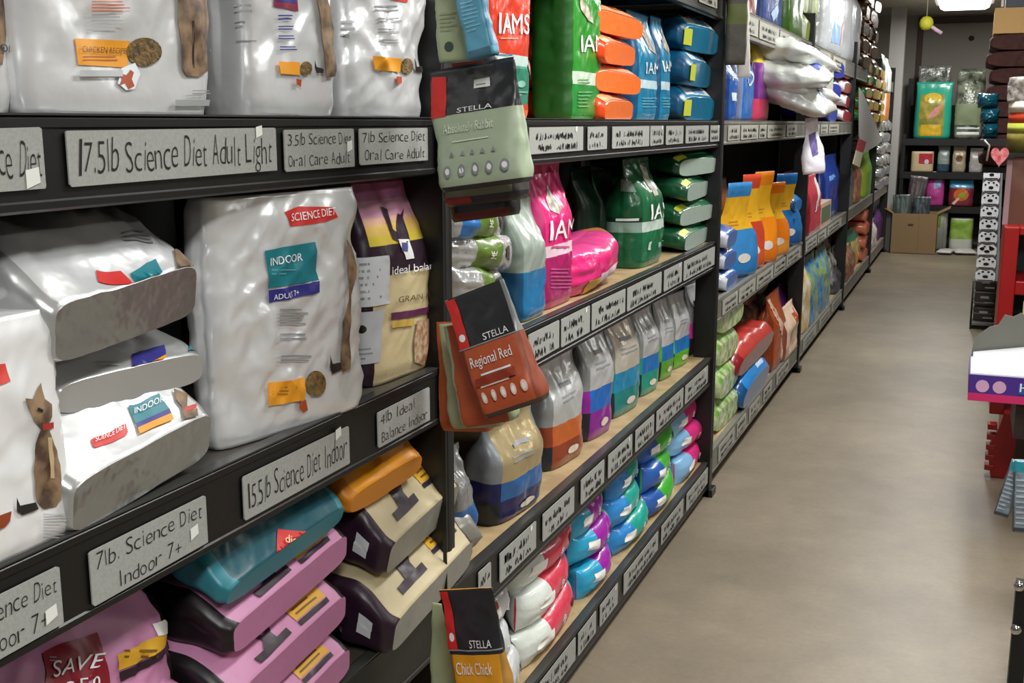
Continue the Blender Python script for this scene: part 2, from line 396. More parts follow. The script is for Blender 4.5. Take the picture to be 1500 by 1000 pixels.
# ================================================================== shelving bays
XB = -1.40
WOODD = mat('#b39a72', .6, 0, .05, 60, col2='#9c845e', vscale=14)
PY = [-.58, 1.755, 4.08, 6.43, 8.78, 11.13, 13.08]
LV12 = [(.135, .105), (.541, .105), (.972, .100), (1.405, .092), (1.86, .105)]
LV3 = [(.160, .095), (.745, .085), (1.405, .085), (1.82, .10)]
POSTM = mat('#121211', .4); LIPM = mat('#0c0c0b', .42, 0, .03, 90); EDGE = mat('#3a3a38', .28); RISER = mat('#2a2a27', .5)
shelves = {}
for b in range(6):
    y0, y1 = PY[b], PY[b+1]; lv = LV12 if b < 2 else LV3
    where = ['nearest shelving bay holding the large white bags', 'second shelving bay, right of the hanging pouches', 'third shelving bay, with orange and yellow tall bags', 'fourth shelving bay, with silver bags on its top shelf', 'fifth shelving bay, beside the hanging grey paper', 'farthest shelving bay, next to the cardboard box'][b]
    t = empty('shelving_unit', (-1.1, (y0+y1)/2, 0)); tag(t, 'black metal '+where, 'shelving', 'shelving bays along the left side')
    light = b >= 2
    for k, (z, lh) in enumerate(lv):
        mb = MB(); mb.box(XB, SX-.02, y0+.046, y1-.002, z-.018, z, WOODD if (b == 1 or k == 0) else mat('#4b4640', .5))
        mb.box(XB, SX-.04, y0+.05, y1-.01, z-.045, z-.018, BLACK)
        if light: mb.box(SX-.3, SX-.25, y0+.05, y1-.01, z-.085, z-.045, BLACK)
        s = wb(mb, 'shelf', t); shelves[(b, k)] = s
        e = MB(); zt = z+.003; zb = z-lh
        lm = mat('#7d7a70', .5, var=.3, vscale=7) if light else LIPM
        e.prism([(SX-.022, zt), (SX-.004, zt), (SX, zt-.004), (SX, zt-.012), (SX-.002, zt-.014), (SX-.002, zb+.012), (SX, zb+.010), (SX, zb+.003), (SX-.004, zb), (SX-.022, zb)], y0+.046, y1-.002, lm, 'y')
        e.box(SX-.019, SX+.0006, y0+.046, y1-.002, zt-.0005, zt+.0016, EDGE if not light else mat('#77756e', .35))
        wb(e, 'shelf_edge', s)
    mb = MB(); mb.box(XB-.02, XB, y0, y1, .06, 2.0, mat('#0e0e0f', .7)); 
    wb(mb, 'back_panel', t)
    mb = MB(); mb.box(XB, SX-.05, y0+.046, y1-.002, .0, lv[0][0]-.05, BLACK); wb(mb, 'kick_plate', t)
    for ye in ((y0, y1-.05) if b == 5 else (y0,)):
        hgt = 1.98
        mb = MB(); mb.box(SX-.07, SX+.008, ye, ye+.045, 0, hgt, POSTM); mb.box(SX-.045, SX+.009, ye+.015, ye+.030, .15, hgt, mat('#0a0a0a', .6))
        mb.box(XB-.02, XB+.03, ye, ye+.045, 0, hgt, POSTM)
        mb.box(SX-.07, SX+.02, ye, ye+.07, 0, .03, POSTM)
        wb(mb, 'upright', t, bevel=.002)
CS = 10
def cards(b, k, spans, zt, zb, m=None, sticks=True):
    global CS
    for s in spans:
        CS += 1; card(shelves[(b, k)], s[0], s[1], zt, zb, None, CS, (.85, .9, .012) if sticks and CS % 3 == 0 else None, m)
sh = shelves[(0, 3)]
card(sh, -60, 62, 1.396, 1.336, [('Science Diet', .0, .97)], 1, (.83, .2, .018))
card(sh, 97, 403, 1.394, 1.336, [('17.5lb Science Diet Adult Light', .03, .97)], 2, (.895, .92, .014))
card(sh, 415, 517, 1.392, 1.336, [('3.5lb Science Diet', .04, .96), ('Oral Care Adult', .04, .93)], 3, (.92, .55, .015))
card(sh, 525, 625, 1.392, 1.338, [('7lb Science Diet', .04, .96), ('Oral Care Adult', .06, .95)], 4)
sh = shelves[(0, 2)]
card(sh, -110, 88, .950, .884, [('15.5lb Science Diet', .02, .97), ('Indoor 7+', .3, .88)], 5, (.9, .3, .016))
card(sh, 131, 301, .950, .886, [('7lb. Science Diet', .04, .96), ('Indoor 7+', .2, .75)], 6, (.87, .4, .015))
card(sh, 355, 510, .950, .890, [('15.5lb Science Diet Indoor', .03, .97)], 7, (.88, .95, .016))
card(sh, 552, 628, .950, .890, [('4lb Ideal', .04, .7), ('Balance Indoor', .06, .95)], 8)
cards(1, 3, [(740, 768), (774, 853), (860, 888), (896, 950), (952, 971), (975, 1000), (1004, 1037), (1040, 1053)], 1.392, 1.336)
cards(1, 2, [(748, 770), (773, 818), (821, 863), (866, 915), (918, 968), (972, 998), (1001, 1046)], .960, .893)
cards(1, 1, [(700, 718), (731, 784), (794, 840), (850, 884), (890, 925), (930, 957), (961, 1000), (1003, 1036)], .528, .462)
cards(1, 0, [(781, 842), (846, 872), (878, 904), (913, 963), (968, 1000), (1005, 1036)], .122, .058)
cards(2, 2, [(1066, 1083), (1085, 1110), (1112, 1122), (1124, 1150), (1152, 1166)], 1.392, 1.335, CARDL)
cards(2, 1, [(1058, 1080), (1082, 1106), (1108, 1132), (1134, 1150), (1152, 1172)], .735, .675, CARDL)
cards(2, 0, [(1052, 1075), (1079, 1092), (1097, 1112), (1118, 1130), (1137, 1155)], .150, .085, CARDL)
cards(3, 2, [(1182, 1200), (1202, 1212), (1214, 1228)], 1.392, 1.335, CARDL); cards(3, 1, [(1180, 1196), (1198, 1210), (1212, 1232)], .735, .675, CARDL)
cards(3, 0, [(1176, 1195), (1200, 1215), (1218, 1232)], .150, .085, CARDL)
cards(2, 3, [(1080, 1110), (1112, 1140), (1142, 1172)], 1.81, 1.74, CARDL); cards(3, 3, [(1200, 1216), (1220, 1238)], 1.81, 1.74, CARDL)
cards(1, 4, [(1000, 1020), (1024, 1050)], 1.845, 1.78, CARDL)
# ================================================================== colours of the packaging
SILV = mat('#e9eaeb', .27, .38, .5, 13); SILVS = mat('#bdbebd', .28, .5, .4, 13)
ORG = ink('#e79a1f'); TEAL = ink('#157a86'); NAVY = ink('#2c2a80'); RED = ink('#cf2b26'); GRY = ink('#8d8f90'); GRYD = ink('#5b5d60')
KIB = mat('#7c5f2c', .7, 0, .4, 200, col2='#4b3a1c', vscale=120)
GRY = ink('#b4b6b8'); GRYD = ink('#8b8d90')
WG = 'large white cat food bags'
def txtblock(x0, y0, x1, y1, n, m=GRY): return ('L', x0, y0, x1, y1, n, m)
# ---- nearest bay, upper shelf (z 1.405)
Z = 1.405
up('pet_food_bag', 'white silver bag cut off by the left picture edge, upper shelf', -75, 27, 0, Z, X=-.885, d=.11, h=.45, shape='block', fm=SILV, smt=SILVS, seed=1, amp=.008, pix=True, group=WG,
   dec=[('P', [(-20, -20), (2, -20), (10, 20), (6, 60), (2, 95), (-15, 98), (-25, 50)], CAT), ('T', '2001', -20, 75, 18, 78, 12, DK)])
up('pet_food_bag', 'biggest white bag on the upper shelf with orange banner and cat legs', 30, 316, -60, Z, X=-.870, d=.06, h=.50, shape='block', fm=SILV, smt=SILV, seed=2, amp=.010, pix=True, group=WG,
   dec=[('P', [(108, 56), (188, 60), (186, 99), (113, 95)], ORG), ('T', 'CHICKEN RECIPE', 116, 76, 180, 79, 9, ink('#5b3a10')), ('L', 120, 82, 176, 92, 2, ink('#b5651b')),
        ('E', 209, 76, 26, 21, KIB), ('P', [(175, 100), (195, 92), (203, 108), (195, 130), (182, 132), (170, 122)], ink('#dfe6ea')), ('P', [(172, 107), (182, 110), (188, 102), (193, 106), (190, 116), (194, 126), (185, 131), (180, 122), (171, 126), (175, 117)], ink('#a9441c')),
        ('P', [(258, -20), (296, -20), (300, 30), (297, 70), (299, 104), (290, 112), (270, 111), (264, 100), (262, 60), (257, 30)], CAT),
        ('P', [(277, 30), (280, 30), (281, 100), (278, 100)], CATD), ('L', 130, 2, 188, 20, 4, ink('#c96b4a')), ('L', 130, 24, 182, 46, 4, GRY), ('P', [(300, 72), (312, 70), (318, 80), (314, 92), (309, 80)], GRYD),
        ('R', 112, 103, 175, 112, ink('#b8babb')), ('R', 252, 146, 306, 155, ink('#a4a6a6')), ('L', 276, 132, 308, 140, 2, GRYD)])
up('pet_food_bag', 'medium white bag with small orange banner, right of the biggest bag', 385, 494, 0, Z, X=-.865, d=.11, rz=-10, h=.42, shape='block', fm=SILV, smt=SILV, seed=3, amp=.007, pix=True, group=WG,
   dec=[('P', [(400, -10), (434, -10), (436, 17), (400, 10)], ink('#7e2340')), ('P', [(404, -6), (432, -4), (432, 5), (404, 2)], NAVY),
        ('L', 322, 6, 372, 22, 2, GRY), ('L', 322, 30, 372, 44, 2, GRY), ('R', 322, 59, 374, 60.5, GRYD), ('L', 405, 22, 432, 32, 2, NAVY), ('L', 405, 38, 432, 46, 2, NAVY), ('L', 405, 52, 434, 60, 2, NAVY), ('L', 407, 68, 436, 76, 2, NAVY),
        ('P', [(405, 90), (436, 91), (436, 110), (408, 108)], ORG), ('E', 445, 100, 9, 10, KIB), ('P', [(430, 115), (438, 117), (437, 127), (431, 124)], ink('#a9441c')),
        ('P', [(457, 88), (460, 98), (470, 101), (470, 107), (460, 107), (457, 100)], CATD), ('P', [(458, -10), (474, -5), (482, 30), (486, 80), (486, 112), (474, 114), (470, 70), (466, 30)], CAT), ('L', 318, 134, 338, 143, 1, DK)])
up('pet_food_bag', 'shorter white bag with folded lower corner, left of the hanging pouches', 530, 622, 0, Z, X=-.868, d=.10, rz=-8, h=.40, shape='block', fm=SILV, smt=SILV, seed=14, amp=.012, pix=True, group=WG,
   dec=[('P', [(570, -10), (596, -10), (596, 4), (572, 0)], RED), ('L', 548, 8, 592, 20, 2, GRYD), ('L', 552, 26, 590, 34, 2, GRYD), ('L', 552, 42, 588, 50, 2, GRYD), ('L', 552, 58, 586, 66, 2, GRYD),
        ('P', [(544, 82), (586, 86), (584, 106), (547, 102)], ORG), ('E', 594, 97, 9, 12, KIB), ('P', [(578, 112), (586, 112), (586, 122), (579, 124)], ink('#a9441c')), ('P', [(604, 84), (608, 98), (618, 96), (616, 106), (606, 104)], CATD), ('L', 498, 30, 520, 60, 3, GRY)])
# ---- nearest bay, middle shelf (z .972)
Z = .972
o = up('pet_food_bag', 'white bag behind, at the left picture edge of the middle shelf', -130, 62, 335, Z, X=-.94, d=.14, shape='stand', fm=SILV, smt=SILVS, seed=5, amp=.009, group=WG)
up('pet_food_bag', 'white bag in front at the lower left with a sitting tabby cat', -85, 120, 470, Z, X=-.852, d=.085, shape='block', fm=mat('#ececec', .35, .15, .2, 14), smt=SILV, seed=6, amp=.006, pix=True, group=WG, ry=-2,
   dec=[('P', [(-20, 535), (6, 532), (14, 558), (-20, 572)], ink('#d8463f')), ('P', [(35, 583), (47, 584), (58, 560), (64, 584), (74, 592), (74, 610), (68, 622), (74, 640), (86, 680), (88, 730), (80, 742), (62, 745), (52, 733), (47, 690), (50, 650), (58, 628), (48, 616)], CAT),
        ('P', [(60, 620), (76, 618), (76, 627), (61, 630)], ink('#a8332e')), ('P', [(22, 728), (27, 740), (50, 735), (54, 745), (30, 754), (22, 748)], CATD), ('P', [(-5, 755), (14, 748), (12, 762), (4, 772), (-6, 775)], ink('#8a3b1a')),
        ('L', 60, 752, 100, 790, 9, ink('#b7b7b7')), ('P', [(52, 596), (60, 600), (58, 604), (51, 600)], DK), ('P', [(66, 640), (72, 640), (76, 700), (70, 700)], ink('#c9b089'))])
def lieface(name, label, px0, px1, zc, th, X, L, e=(0, 0, 0), ax='lieB', pitch=0, cat='bag', **k):
    """bag lying with an end towards the aisle; pitch tips that end down"""
    yc, w = span(px0, px1, zc, X); R = Euler((math.radians(e[0]), math.radians(pitch), math.radians(e[2])), 'XYZ').to_matrix().to_4x4() @ amat(ax).to_4x4()
    M = Matrix.Translation((X, yc, zc)) @ R
    if ax == 'lieT': M = M @ Matrix.Translation((0, 0, -L))
    return bag(name, label, cat, M, w, th, L, **k)
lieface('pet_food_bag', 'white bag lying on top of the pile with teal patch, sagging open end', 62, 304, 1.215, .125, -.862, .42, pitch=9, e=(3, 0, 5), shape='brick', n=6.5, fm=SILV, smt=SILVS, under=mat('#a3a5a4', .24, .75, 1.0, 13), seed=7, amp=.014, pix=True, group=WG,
   dec=[('P', [(140, 397), (176, 398), (196, 412), (178, 416), (143, 414)], RED), ('P', [(190, 402), (227, 380), (252, 402), (218, 424)], TEAL), ('P', [(218, 424), (252, 402), (258, 408), (222, 430)], NAVY), ('P', [(222, 430), (258, 408), (258, 430), (236, 434)], ORG),
        ('P', [(252, 368), (266, 366), (276, 365), (284, 385), (288, 400), (276, 408), (268, 395)], CAT), ('L', 180, 340, 225, 362, 4, GRYD)])
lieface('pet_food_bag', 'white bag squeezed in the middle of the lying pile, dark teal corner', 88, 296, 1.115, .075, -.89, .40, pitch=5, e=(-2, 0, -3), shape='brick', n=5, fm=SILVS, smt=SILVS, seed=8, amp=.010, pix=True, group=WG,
   dec=[('P', [(192, 520), (240, 506), (244, 520), (194, 540)], NAVY), ('P', [(194, 540), (244, 520), (246, 528), (196, 546)], ORG), ('P', [(274, 492), (294, 482), (294, 508), (276, 515)], TEAL), ('L', 140, 530, 178, 540, 2, GRYD)])
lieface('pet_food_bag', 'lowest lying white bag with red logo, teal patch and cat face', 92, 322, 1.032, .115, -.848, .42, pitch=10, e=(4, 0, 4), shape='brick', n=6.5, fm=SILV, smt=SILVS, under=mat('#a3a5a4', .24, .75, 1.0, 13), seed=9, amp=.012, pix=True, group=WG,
   dec=[('P', [(132, 645), (183, 620), (187, 633), (184, 639), (140, 657), (136, 655)], RED), ('T', 'SCIENCE DIET', 138, 651, 182, 631, 8, WHITE), ('P', [(187, 596), (232, 578), (247, 600), (197, 622)], TEAL), ('T', 'INDOOR', 195, 610, 238, 592, 9, WHITE), ('P', [(198, 622), (247, 600), (250, 607), (200, 629)], NAVY), ('P', [(200, 629), (250, 607), (254, 616), (203, 638)], ORG),
        ('P', [(252, 572), (262, 576), (272, 580), (272, 596), (276, 604), (288, 600), (292, 606), (270, 614), (264, 598), (256, 588)], CAT), ('P', [(268, 600), (286, 594), (286, 600), (270, 606)], ink('#c43a34'))])
up('pet_food_bag', 'tall white bag with teal patch reading indoor adult, centre of the middle shelf', 347, 520, 283, Z, X=-.862, d=.06, rz=-10, shape='block', fm=SILV, smt=SILV, seed=10, amp=.011, pix=True, group=WG,
   dec=[('P', [(416, 310), (436, 302), (486, 303), (494, 318), (478, 324), (425, 332)], RED), ('T', 'SCIENCE DIET', 424, 324, 488, 314, 12, WHITE), ('P', [(386, 367), (460, 354), (466, 410), (391, 422)], TEAL), ('T', 'INDOOR', 393, 389, 440, 381, 12, WHITE), ('L', 396, 394, 432, 405, 2, ink('#5fa6ad')),
        ('P', [(391, 425), (466, 411), (466, 428), (392, 443)], NAVY), ('T', 'ADULT 7+', 397, 439, 434, 431, 8, WHITE), ('L', 407, 452, 455, 478, 5, GRYD), ('L', 407, 488, 450, 500, 2, GRYD), ('L', 408, 520, 455, 532, 2, GRYD),
        ('P', [(389, 560), (443, 551), (443, 585), (390, 594)], ORG), ('L', 396, 566, 432, 580, 3, ink('#9a6512')), ('E', 459, 561, 15, 19, KIB), ('P', [(434, 590), (444, 584), (447, 600), (440, 604), (436, 598)], ink('#a9441c')),
        ('P', [(479, 518), (483, 532), (496, 530), (496, 540), (482, 547), (479, 536)], CATD), ('P', [(502, 350), (511, 360), (512, 420), (510, 470), (508, 540), (497, 545), (494, 520), (497, 470), (506, 440), (504, 390)], CAT)])
CREAM = mat('#c9b98f', .5, 0, .3, 22); PLUM = mat('#2a1726', .38, 0, .2, 20)
mb = up('pet_food_bag', 'plum and cream bag with pink yellow top and black cat, end of the middle shelf', 552, 638, 250, Z, X=-.872, d=.10, rz=-4, shape='stand', fm=CREAM, smt=PLUM, seed=11, amp=.006, pix=True, group='plum and cream cat food bags',
   bands=[(.52, .66, PLUM, PLUM), (.66, .71, mat('#d0b83a', .4), PLUM), (.71, .745, mat('#d8b25a', .4), PLUM), (.745, .78, mat('#d3a287', .4), PLUM), (.78, .86, mat('#c890a8', .4), PLUM), (.86, .93, mat('#b87098', .4), PLUM), (.93, 1.01, mat('#6a3458', .4), PLUM)],
   dec=[('P', [(555, 302), (566, 306), (574, 335), (580, 340), (582, 312), (586, 314), (592, 305), (590, 318), (600, 352), (588, 358), (574, 350)], PLUM), ('P', [(581, 350), (598, 350), (606, 378), (594, 380)], WHITE), ('R', 587, 355, 596, 368, ink('#4a4a80')),
        ('T', 'ideal balance', 571, 402, 634, 391, 12, WHITE), ('T', 'GRAIN FREE', 580, 443, 632, 432, 9, ink('#57401f')), ('P', [(571, 458), (632, 446), (632, 455), (571, 468)], ink('#5b2448')), ('P', [(572, 470), (604, 466), (604, 476), (572, 480)], ink('#c2a34a')),
        ('P', [(608, 470), (628, 465), (626, 500), (618, 535), (605, 530), (604, 500)], mat('#9c6a4a', .5, col2='#cbb89a', vscale=90)),
        ('side', 'R', 516, 378, 546, 450, ink('#c9ccd0')), ('side', 'L', 518, 386, 544, 446, 6, GRYD), ('side', 'R', 515, 457, 543, 533, ink('#b9bcc0')), ('side', 'E', 529, 482, 5, 6, DK), ('side', 'L', 518, 510, 540, 530, 3, GRYD)])
# ---- nearest bay, lower shelf (z .541)
PINK = mat('#c887ad', .48, 0, .3, 18); PINKS = mat('#b5749a', .5, 0, .3, 18); YEL = ink('#d9a52b')
PG = 'pink cat food bags on the lower shelf'; Z = .541
up('pet_food_bag', 'pink bag standing with a dark red save sticker', 42, 300, 835, Z, X=-.90, d=.16, shape='stand', fm=PINK, smt=mat('#1b1418', .4), seed=20, amp=.012, pix=True, group=PG, ry=-6,
   dec=[('P', [(58, 958), (80, 945), (142, 925), (152, 960), (162, 1010), (62, 1015)], mat('#8a1226', .4)), ('T', 'SAVE', 72, 993, 142, 976, 25, WHITE), ('T', '2.50', 90, 1018, 140, 1006, 20, WHITE), ('L', 68, 962, 80, 972, 2, GRYD),
        ('P', [(170, 958), (250, 908), (258, 925), (172, 982)], YEL), ('P', [(172, 984), (258, 928), (260, 936), (174, 998)], PLUM), ('L', 180, 950, 236, 968, 2, ink('#7a5212')), ('P', [(222, 912), (240, 906), (248, 924), (230, 930)], STK)])
lieface('pet_food_bag', 'pink bag at the bottom left folding over toward the aisle', 200, 326, .63, .12, -.862, .36, pitch=8, e=(4, 0, 4), shape='brick', n=3.4, fm=PINK, smt=PINKS, seed=21, amp=.010, group=PG)
lp = ['topmost pink bag in the leaning stack, under the teal bag', 'second pink bag from the top of the leaning stack', 'lowest pink bag of the leaning stack']
for i, (zc, a, b, py) in enumerate([(.750, 332, 516, 0), (.665, 336, 514, 0), (.586, 342, 520, 0)]):
    lieface('pet_food_bag', lp[i], a, b, zc, .088, -.868+.014*i, .36, pitch=5, e=(4, 0, 2), shape='brick', n=7, fm=PINK, smt=mat('#1b1418', .4), under=PINKS, seed=22+i, amp=.008, pix=False, group=PG,
        dec=[('R', .18, .045, .72, .115, YEL), ('R', .18, .02, .72, .04, PLUM), ('L', .24, .06, .66, .10, 2, ink('#7a5212')), ('P', [(-.52, .02), (.02, .025), (.02, .052), (-.52, .048)], PLUM), ('P', [(-.36, .05), (-.14, .05), (-.15, .075), (-.10, .10), (-.13, .115), (-.19, .09), (-.24, .085), (-.28, .115), (-.31, .10), (-.28, .075)], PLUM)])
TEALB = mat('#11505c', .38, 0, .3, 20)
lieface('pet_food_bag', 'teal bag with red square lying on the pink stack', 330, 512, .812, .075, -.858, .3, pitch=22, e=(3, 0, 2), shape='brick', n=5, fm=TEALB, smt=mat('#2a7f8c', .4), seed=30, amp=.010, pix=True,
   dec=[('P', [(406, 775), (450, 776), (450, 822), (404, 828)], RED), ('T', 'diet', 415, 796, 440, 794, 12, ink('#f0d8b0')), ('L', 420, 800, 436, 806, 1, ink('#f0d8b0'))])
BEI = mat('#b8aa86', .5, 0, .3, 20); BG = 'beige and plum cat food bags'
bl = ['upper beige bag with black side and yellow patch, lying above the lower one', 'lower beige bag with black side, poking over the shelf edge']
for i, (zc, a, b, X) in enumerate([(.725, 562, 682, -.842), (.605, 566, 704, -.825)]):
    lieface('pet_food_bag', bl[i], a, b, zc, .12, X, .36, pitch=14-4*i, e=(2, 0, 4), shape='brick', n=7, fm=BEI, smt=PLUM, under=mat('#8f8d84', .4, .2, .3, 18), seed=33+i, amp=.008, pix=False, group=BG,
        dec=[('R', .2, .10, .8, .18, YEL), ('R', .2, .075, .8, .095, PLUM), ('L', .28, .115, .72, .165, 2, ink('#7a5212')), ('P', [(-.62, .05), (-.05, .055), (-.05, .09), (-.62, .085)], PLUM), ('P', [(-.45, .085), (-.2, .085), (-.2, .12), (-.14, .15), (-.2, .17), (-.3, .13), (-.38, .17), (-.42, .14)], PLUM), ('side', 'P', [(-.3, .10), (.3, .10), (.3, .17), (-.3, .17)], ink('#c9ccd0')), ('L', .25, .19, .75, .22, 1, GRYD)])
lieface('pet_food_bag', 'orange bag with crumpled top lying over the beige bags', 520, 615, .825, .075, -.862, .24, pitch=12, e=(4, 0, -4), shape='brick', n=4, fm=mat('#dd8f10', .4, 0, .3, 18), smt=mat('#c57a10', .4), seed=38, amp=.012)
lieface('pet_food_bag', 'dark plum bag at the bottom under the beige bags', 520, 640, .583, .08, -.875, .3, pitch=4, e=(0, 0, -10), shape='pillow', n=3.4, fm=PLUM, smt=mat('#191317', .4), seed=39, amp=.008)
lieface('pet_food_bag', 'grey foil bag crumpled beside the post on the lower shelf', 640, 690, .60, .14, -.87, .3, pitch=10, e=(0, 0, -20), shape='pillow', n=2.8, fm=mat('#8f8d84', .3, .3, .4, 18), seed=40, amp=.012)
# ================================================================== pouches hanging from clip strips at the post
def hang(name, label, tl, tr, br, bl_, Y, d, fm, smt, bands, dec, seed, group='pouches hanging from the post', yaw=0, tip=0, shape='doy', n=5.5, amp=.004, dY=0):
    """pouch whose front is the pixel quad, hanging at distance Y, facing down the aisle"""
    P = [ony(*q, Y) for q in (tl, tr, br, bl_)]; top = (P[0]+P[1])/2; bot = (P[2]+P[3])/2
    wv = ((P[1]-P[0])+(P[2]-P[3]))/2; z = top-bot; h = z.length; z.normalize(); z.y += tip; z.normalize()
    wd = wv-z*wv.dot(z); w = wd.length; y = wd.normalized(); x = y.cross(z)
    Ry = Matrix.Rotation(math.radians(yaw), 3, 'Z')
    R = Ry @ Matrix((x, y, z)).transposed(); M = Matrix.Translation(bot+Vector((0, d/2+dY, 0))) @ R.to_4x4()
    return bag(name, label, 'pouch', M, w, d, h, shape=shape, n=n, fm=fm, smt=smt, bands=bands, dec=dec, seed=seed, amp=amp, group=group)
DGREY = mat('#2c2d2f', .3, 0, .5, 14); PALE = mat('#a9b79c', .5, 0, .2, 16); RUST = mat('#b4532c', .5, 0, .2, 16); GOLD = mat('#df9a22', .45, 0, .2, 16); SKY = mat('#5fa6c2', .45, 0, .2, 16); CRM = mat('#a8b28c', .5, 0, .2, 16)
def icons(t, m, s=.055, n=5, a=-.62, b=.72, dr=.0):
    out = []
    for k in range(n):
        x = a+(b-a)*k/(n-1); tt = t+dr*k; out += [('E', x, tt, s*1.7, s*.95, m), ('E', x, tt, s*1.0, s*.5, WHITE)]
    return out
def raw(front, letters, ic, icm):
    return [('P', [(-.97, .585), (-.62, .585), (-.66, .99), (-.95, .99)], RED), ('E', -.78, .67, .1, .03, WHITE), ('T', 'STELLA', -.1, .60, .7, .60, .055, WHITE), ('R', -.99, .575, .99, .585, GRYD), ('T', letters, -.72, .42, .62, .42, .085, WHITE), ('L', -.5, .34, .5, .38, 1, WHITE)] + \
        [('L', -.62, .25, .6, .30, 1, icm)] + icons(.17, icm, .05)
hang('treat_pouch', 'large black and pale green pouch hanging in front of the post', (628, 94), (722, 90), (778, 268), (622, 283), 1.50, .075, PALE, PALE, [(.60, 1.01, DGREY, DGREY), (.0, .035, mat('#2b2a28', .4), mat('#2b2a28', .4))],
     [('P', [(-.97, .61), (-.66, .61), (-.60, .93), (-.93, .95)], RED), ('P', [(.05, .80), (.42, .80), (.42, .87), (.05, .87)], STK), ('L', .1, .82, .36, .85, 1, GRYD), ('T', 'STELLA', -.35, .625, .45, .625, .04, WHITE), ('T', 'Absolutely Rabbit', -.70, .47, .5, .47, .075, ink('#d3dcc8')), ('L', -.5, .39, .4, .42, 1, ink('#d3dcc8'))] +
     [('P', [(x-.06, .28), (x+.06, .275), (x, .32)], GRYD) for x in (-.5, -.25, 0, .25, .5)] + icons(.16, GRYD, .052), 50, amp=.005)
hang('treat_pouch', 'pouch edge with red mark hanging behind the pale green pouch', (640, 130), (720, 120), (774, 292), (632, 306), 1.585, .07, mat('#7d7a66', .5), mat('#3a3834', .5), [(0, .06, DGREY, DGREY)], [('R', -.9, .02, -.2, .075, mat('#9a2416', .4))], 51)
hang('treat_pouch', 'dark pouch at the back of the upper hanging bunch', (645, 150), (715, 145), (765, 312), (645, 330), 1.665, .05, DGREY, DGREY, [(0, .06, mat('#6e2a22', .4), DGREY)], [], 52)
hang('treat_pouch', 'cream pouch with black paw mark hanging at the top edge', (632, -60), (672, -60), (688, 88), (637, 91), 1.52, .035, CRM, mat('#6fa9b8', .4), [], [('E', -.1, .145, .3, .05, ink('#3a4a40')), ('L', -.6, .3, .5, .5, 5, ink('#94a07c'))], 53, shape='block', tip=0)
hang('treat_pouch', 'sky blue pouch overlapping the cream pouch at the top', (648, -70), (694, -75), (720, 84), (686, 82), 1.47, .03, SKY, mat('#3e7e9a', .4), [(0, .09, mat('#46748a', .35), SKY)], [('L', -.6, .25, .6, .55, 8, ink('#86c0d8'))], 54, shape='block')
hang('treat_pouch', 'red and dark pouch top hanging behind the sky blue pouch', (640, -20), (690, -20), (716, 98), (652, 100), 1.60, .06, mat('#7b2622', .4), DGREY, [], [], 55)
hang('treat_pouch', 'front rust orange pouch with black top hanging below', (636, 436), (730, 420), (792, 590), (705, 616), 1.46, .055, RUST, mat('#8a3f26', .5), [(.575, 1.01, DGREY, mat('#8b8d8c', .35, .2)), (0, .03, mat('#4b3a34', .4), mat('#4b3a34', .4))], raw(0, 'Regional Red', 0, ink('#e9c9b4')) + [('P', [(-.7, .27), (.6, .27), (.6, .33), (-.7, .33)], ink('#8e3018'))], 56)
for i, (dx, Y, cc, lb) in enumerate([(-18, 1.53, RUST, 'second rust orange pouch, its pale edge fanned out behind the front one'), (-36, 1.60, CRM, 'pale green pouch edge fanned behind the second rust pouch'), (-52, 1.67, RUST, 'rust orange pouch at the back of the fanned bunch')]):
    hang('treat_pouch', lb, (646+dx*.2, 480), (722+dx*.5, 470), (770+dx, 612+6*i), (690+dx, 634+4*i), Y, .05, cc, CRM if i < 2 else RUST, [], [('side', 'E', .1, .13, .35, .035, ink('#20281f'))], 57+i)
hang('treat_pouch', 'black and golden yellow pouch hanging at the bottom of the picture', (644, 880), (700, 862), (760, 1062), (668, 1085), 1.46, .05, GOLD, mat('#a87a30', .5), [(.55, 1.01, DGREY, DGREY)], raw(0, 'Chick Chick', 0, ink('#f6e2b0')), 61)
hang('treat_pouch', 'pale green pouch behind the golden yellow pouch at the bottom', (640, 900), (680, 895), (716, 1070), (610, 1080), 1.56, .05, CRM, CRM, [], [], 62)
t = empty('clip_strip', (-.815, 1.745, 0)); tag(t, 'clear plastic hanging strip on the post carrying the pouches', 'hanging strip')
mb = MB(); mb.box(-.836, -.829, 1.735, 1.737, .55, 1.80, BLACK); wb(mb, 'strip', t)
for zz in (1.66, 1.46):
    mb = MB(); mb.tube([(-.83, 1.736, zz), (-.815, 1.70, zz+.005), (-.79, 1.64, zz-.004), (-.75, 1.58, zz-.002), (-.74, 1.55, zz+.006)], .0016, mat('#b8b8b8', .25, .9)); wb(mb, 'hook', t)
# ================================================================== second bay
def lay(name, label, y0, y1, zc, th, X, e=(0, 0, 0), ax='side', dep=None, cat='bag', **k):
    """soft package lying lengthwise along the shelf"""
    L = y1-y0; dep = dep or th
    M = Matrix.Translation((X-dep/2, (y0+y1)/2, zc)) @ Euler([math.radians(v) for v in e]).to_matrix().to_4x4() @ amat(ax).to_4x4() @ Matrix.Translation((0, 0, -L/2))
    return bag(name, label, cat, M, th, dep, L, **k)
def P2(c, side=None, r=.3): return film(c, r)
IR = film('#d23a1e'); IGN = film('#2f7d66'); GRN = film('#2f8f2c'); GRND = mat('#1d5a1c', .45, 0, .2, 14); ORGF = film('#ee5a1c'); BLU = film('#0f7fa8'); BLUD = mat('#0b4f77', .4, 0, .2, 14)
LT = ink('#c9d2d0'); OR_SHINE = film('#f0a36a')
Z = 1.405; IG = 'dog food bags on the upper shelf of the second bay'
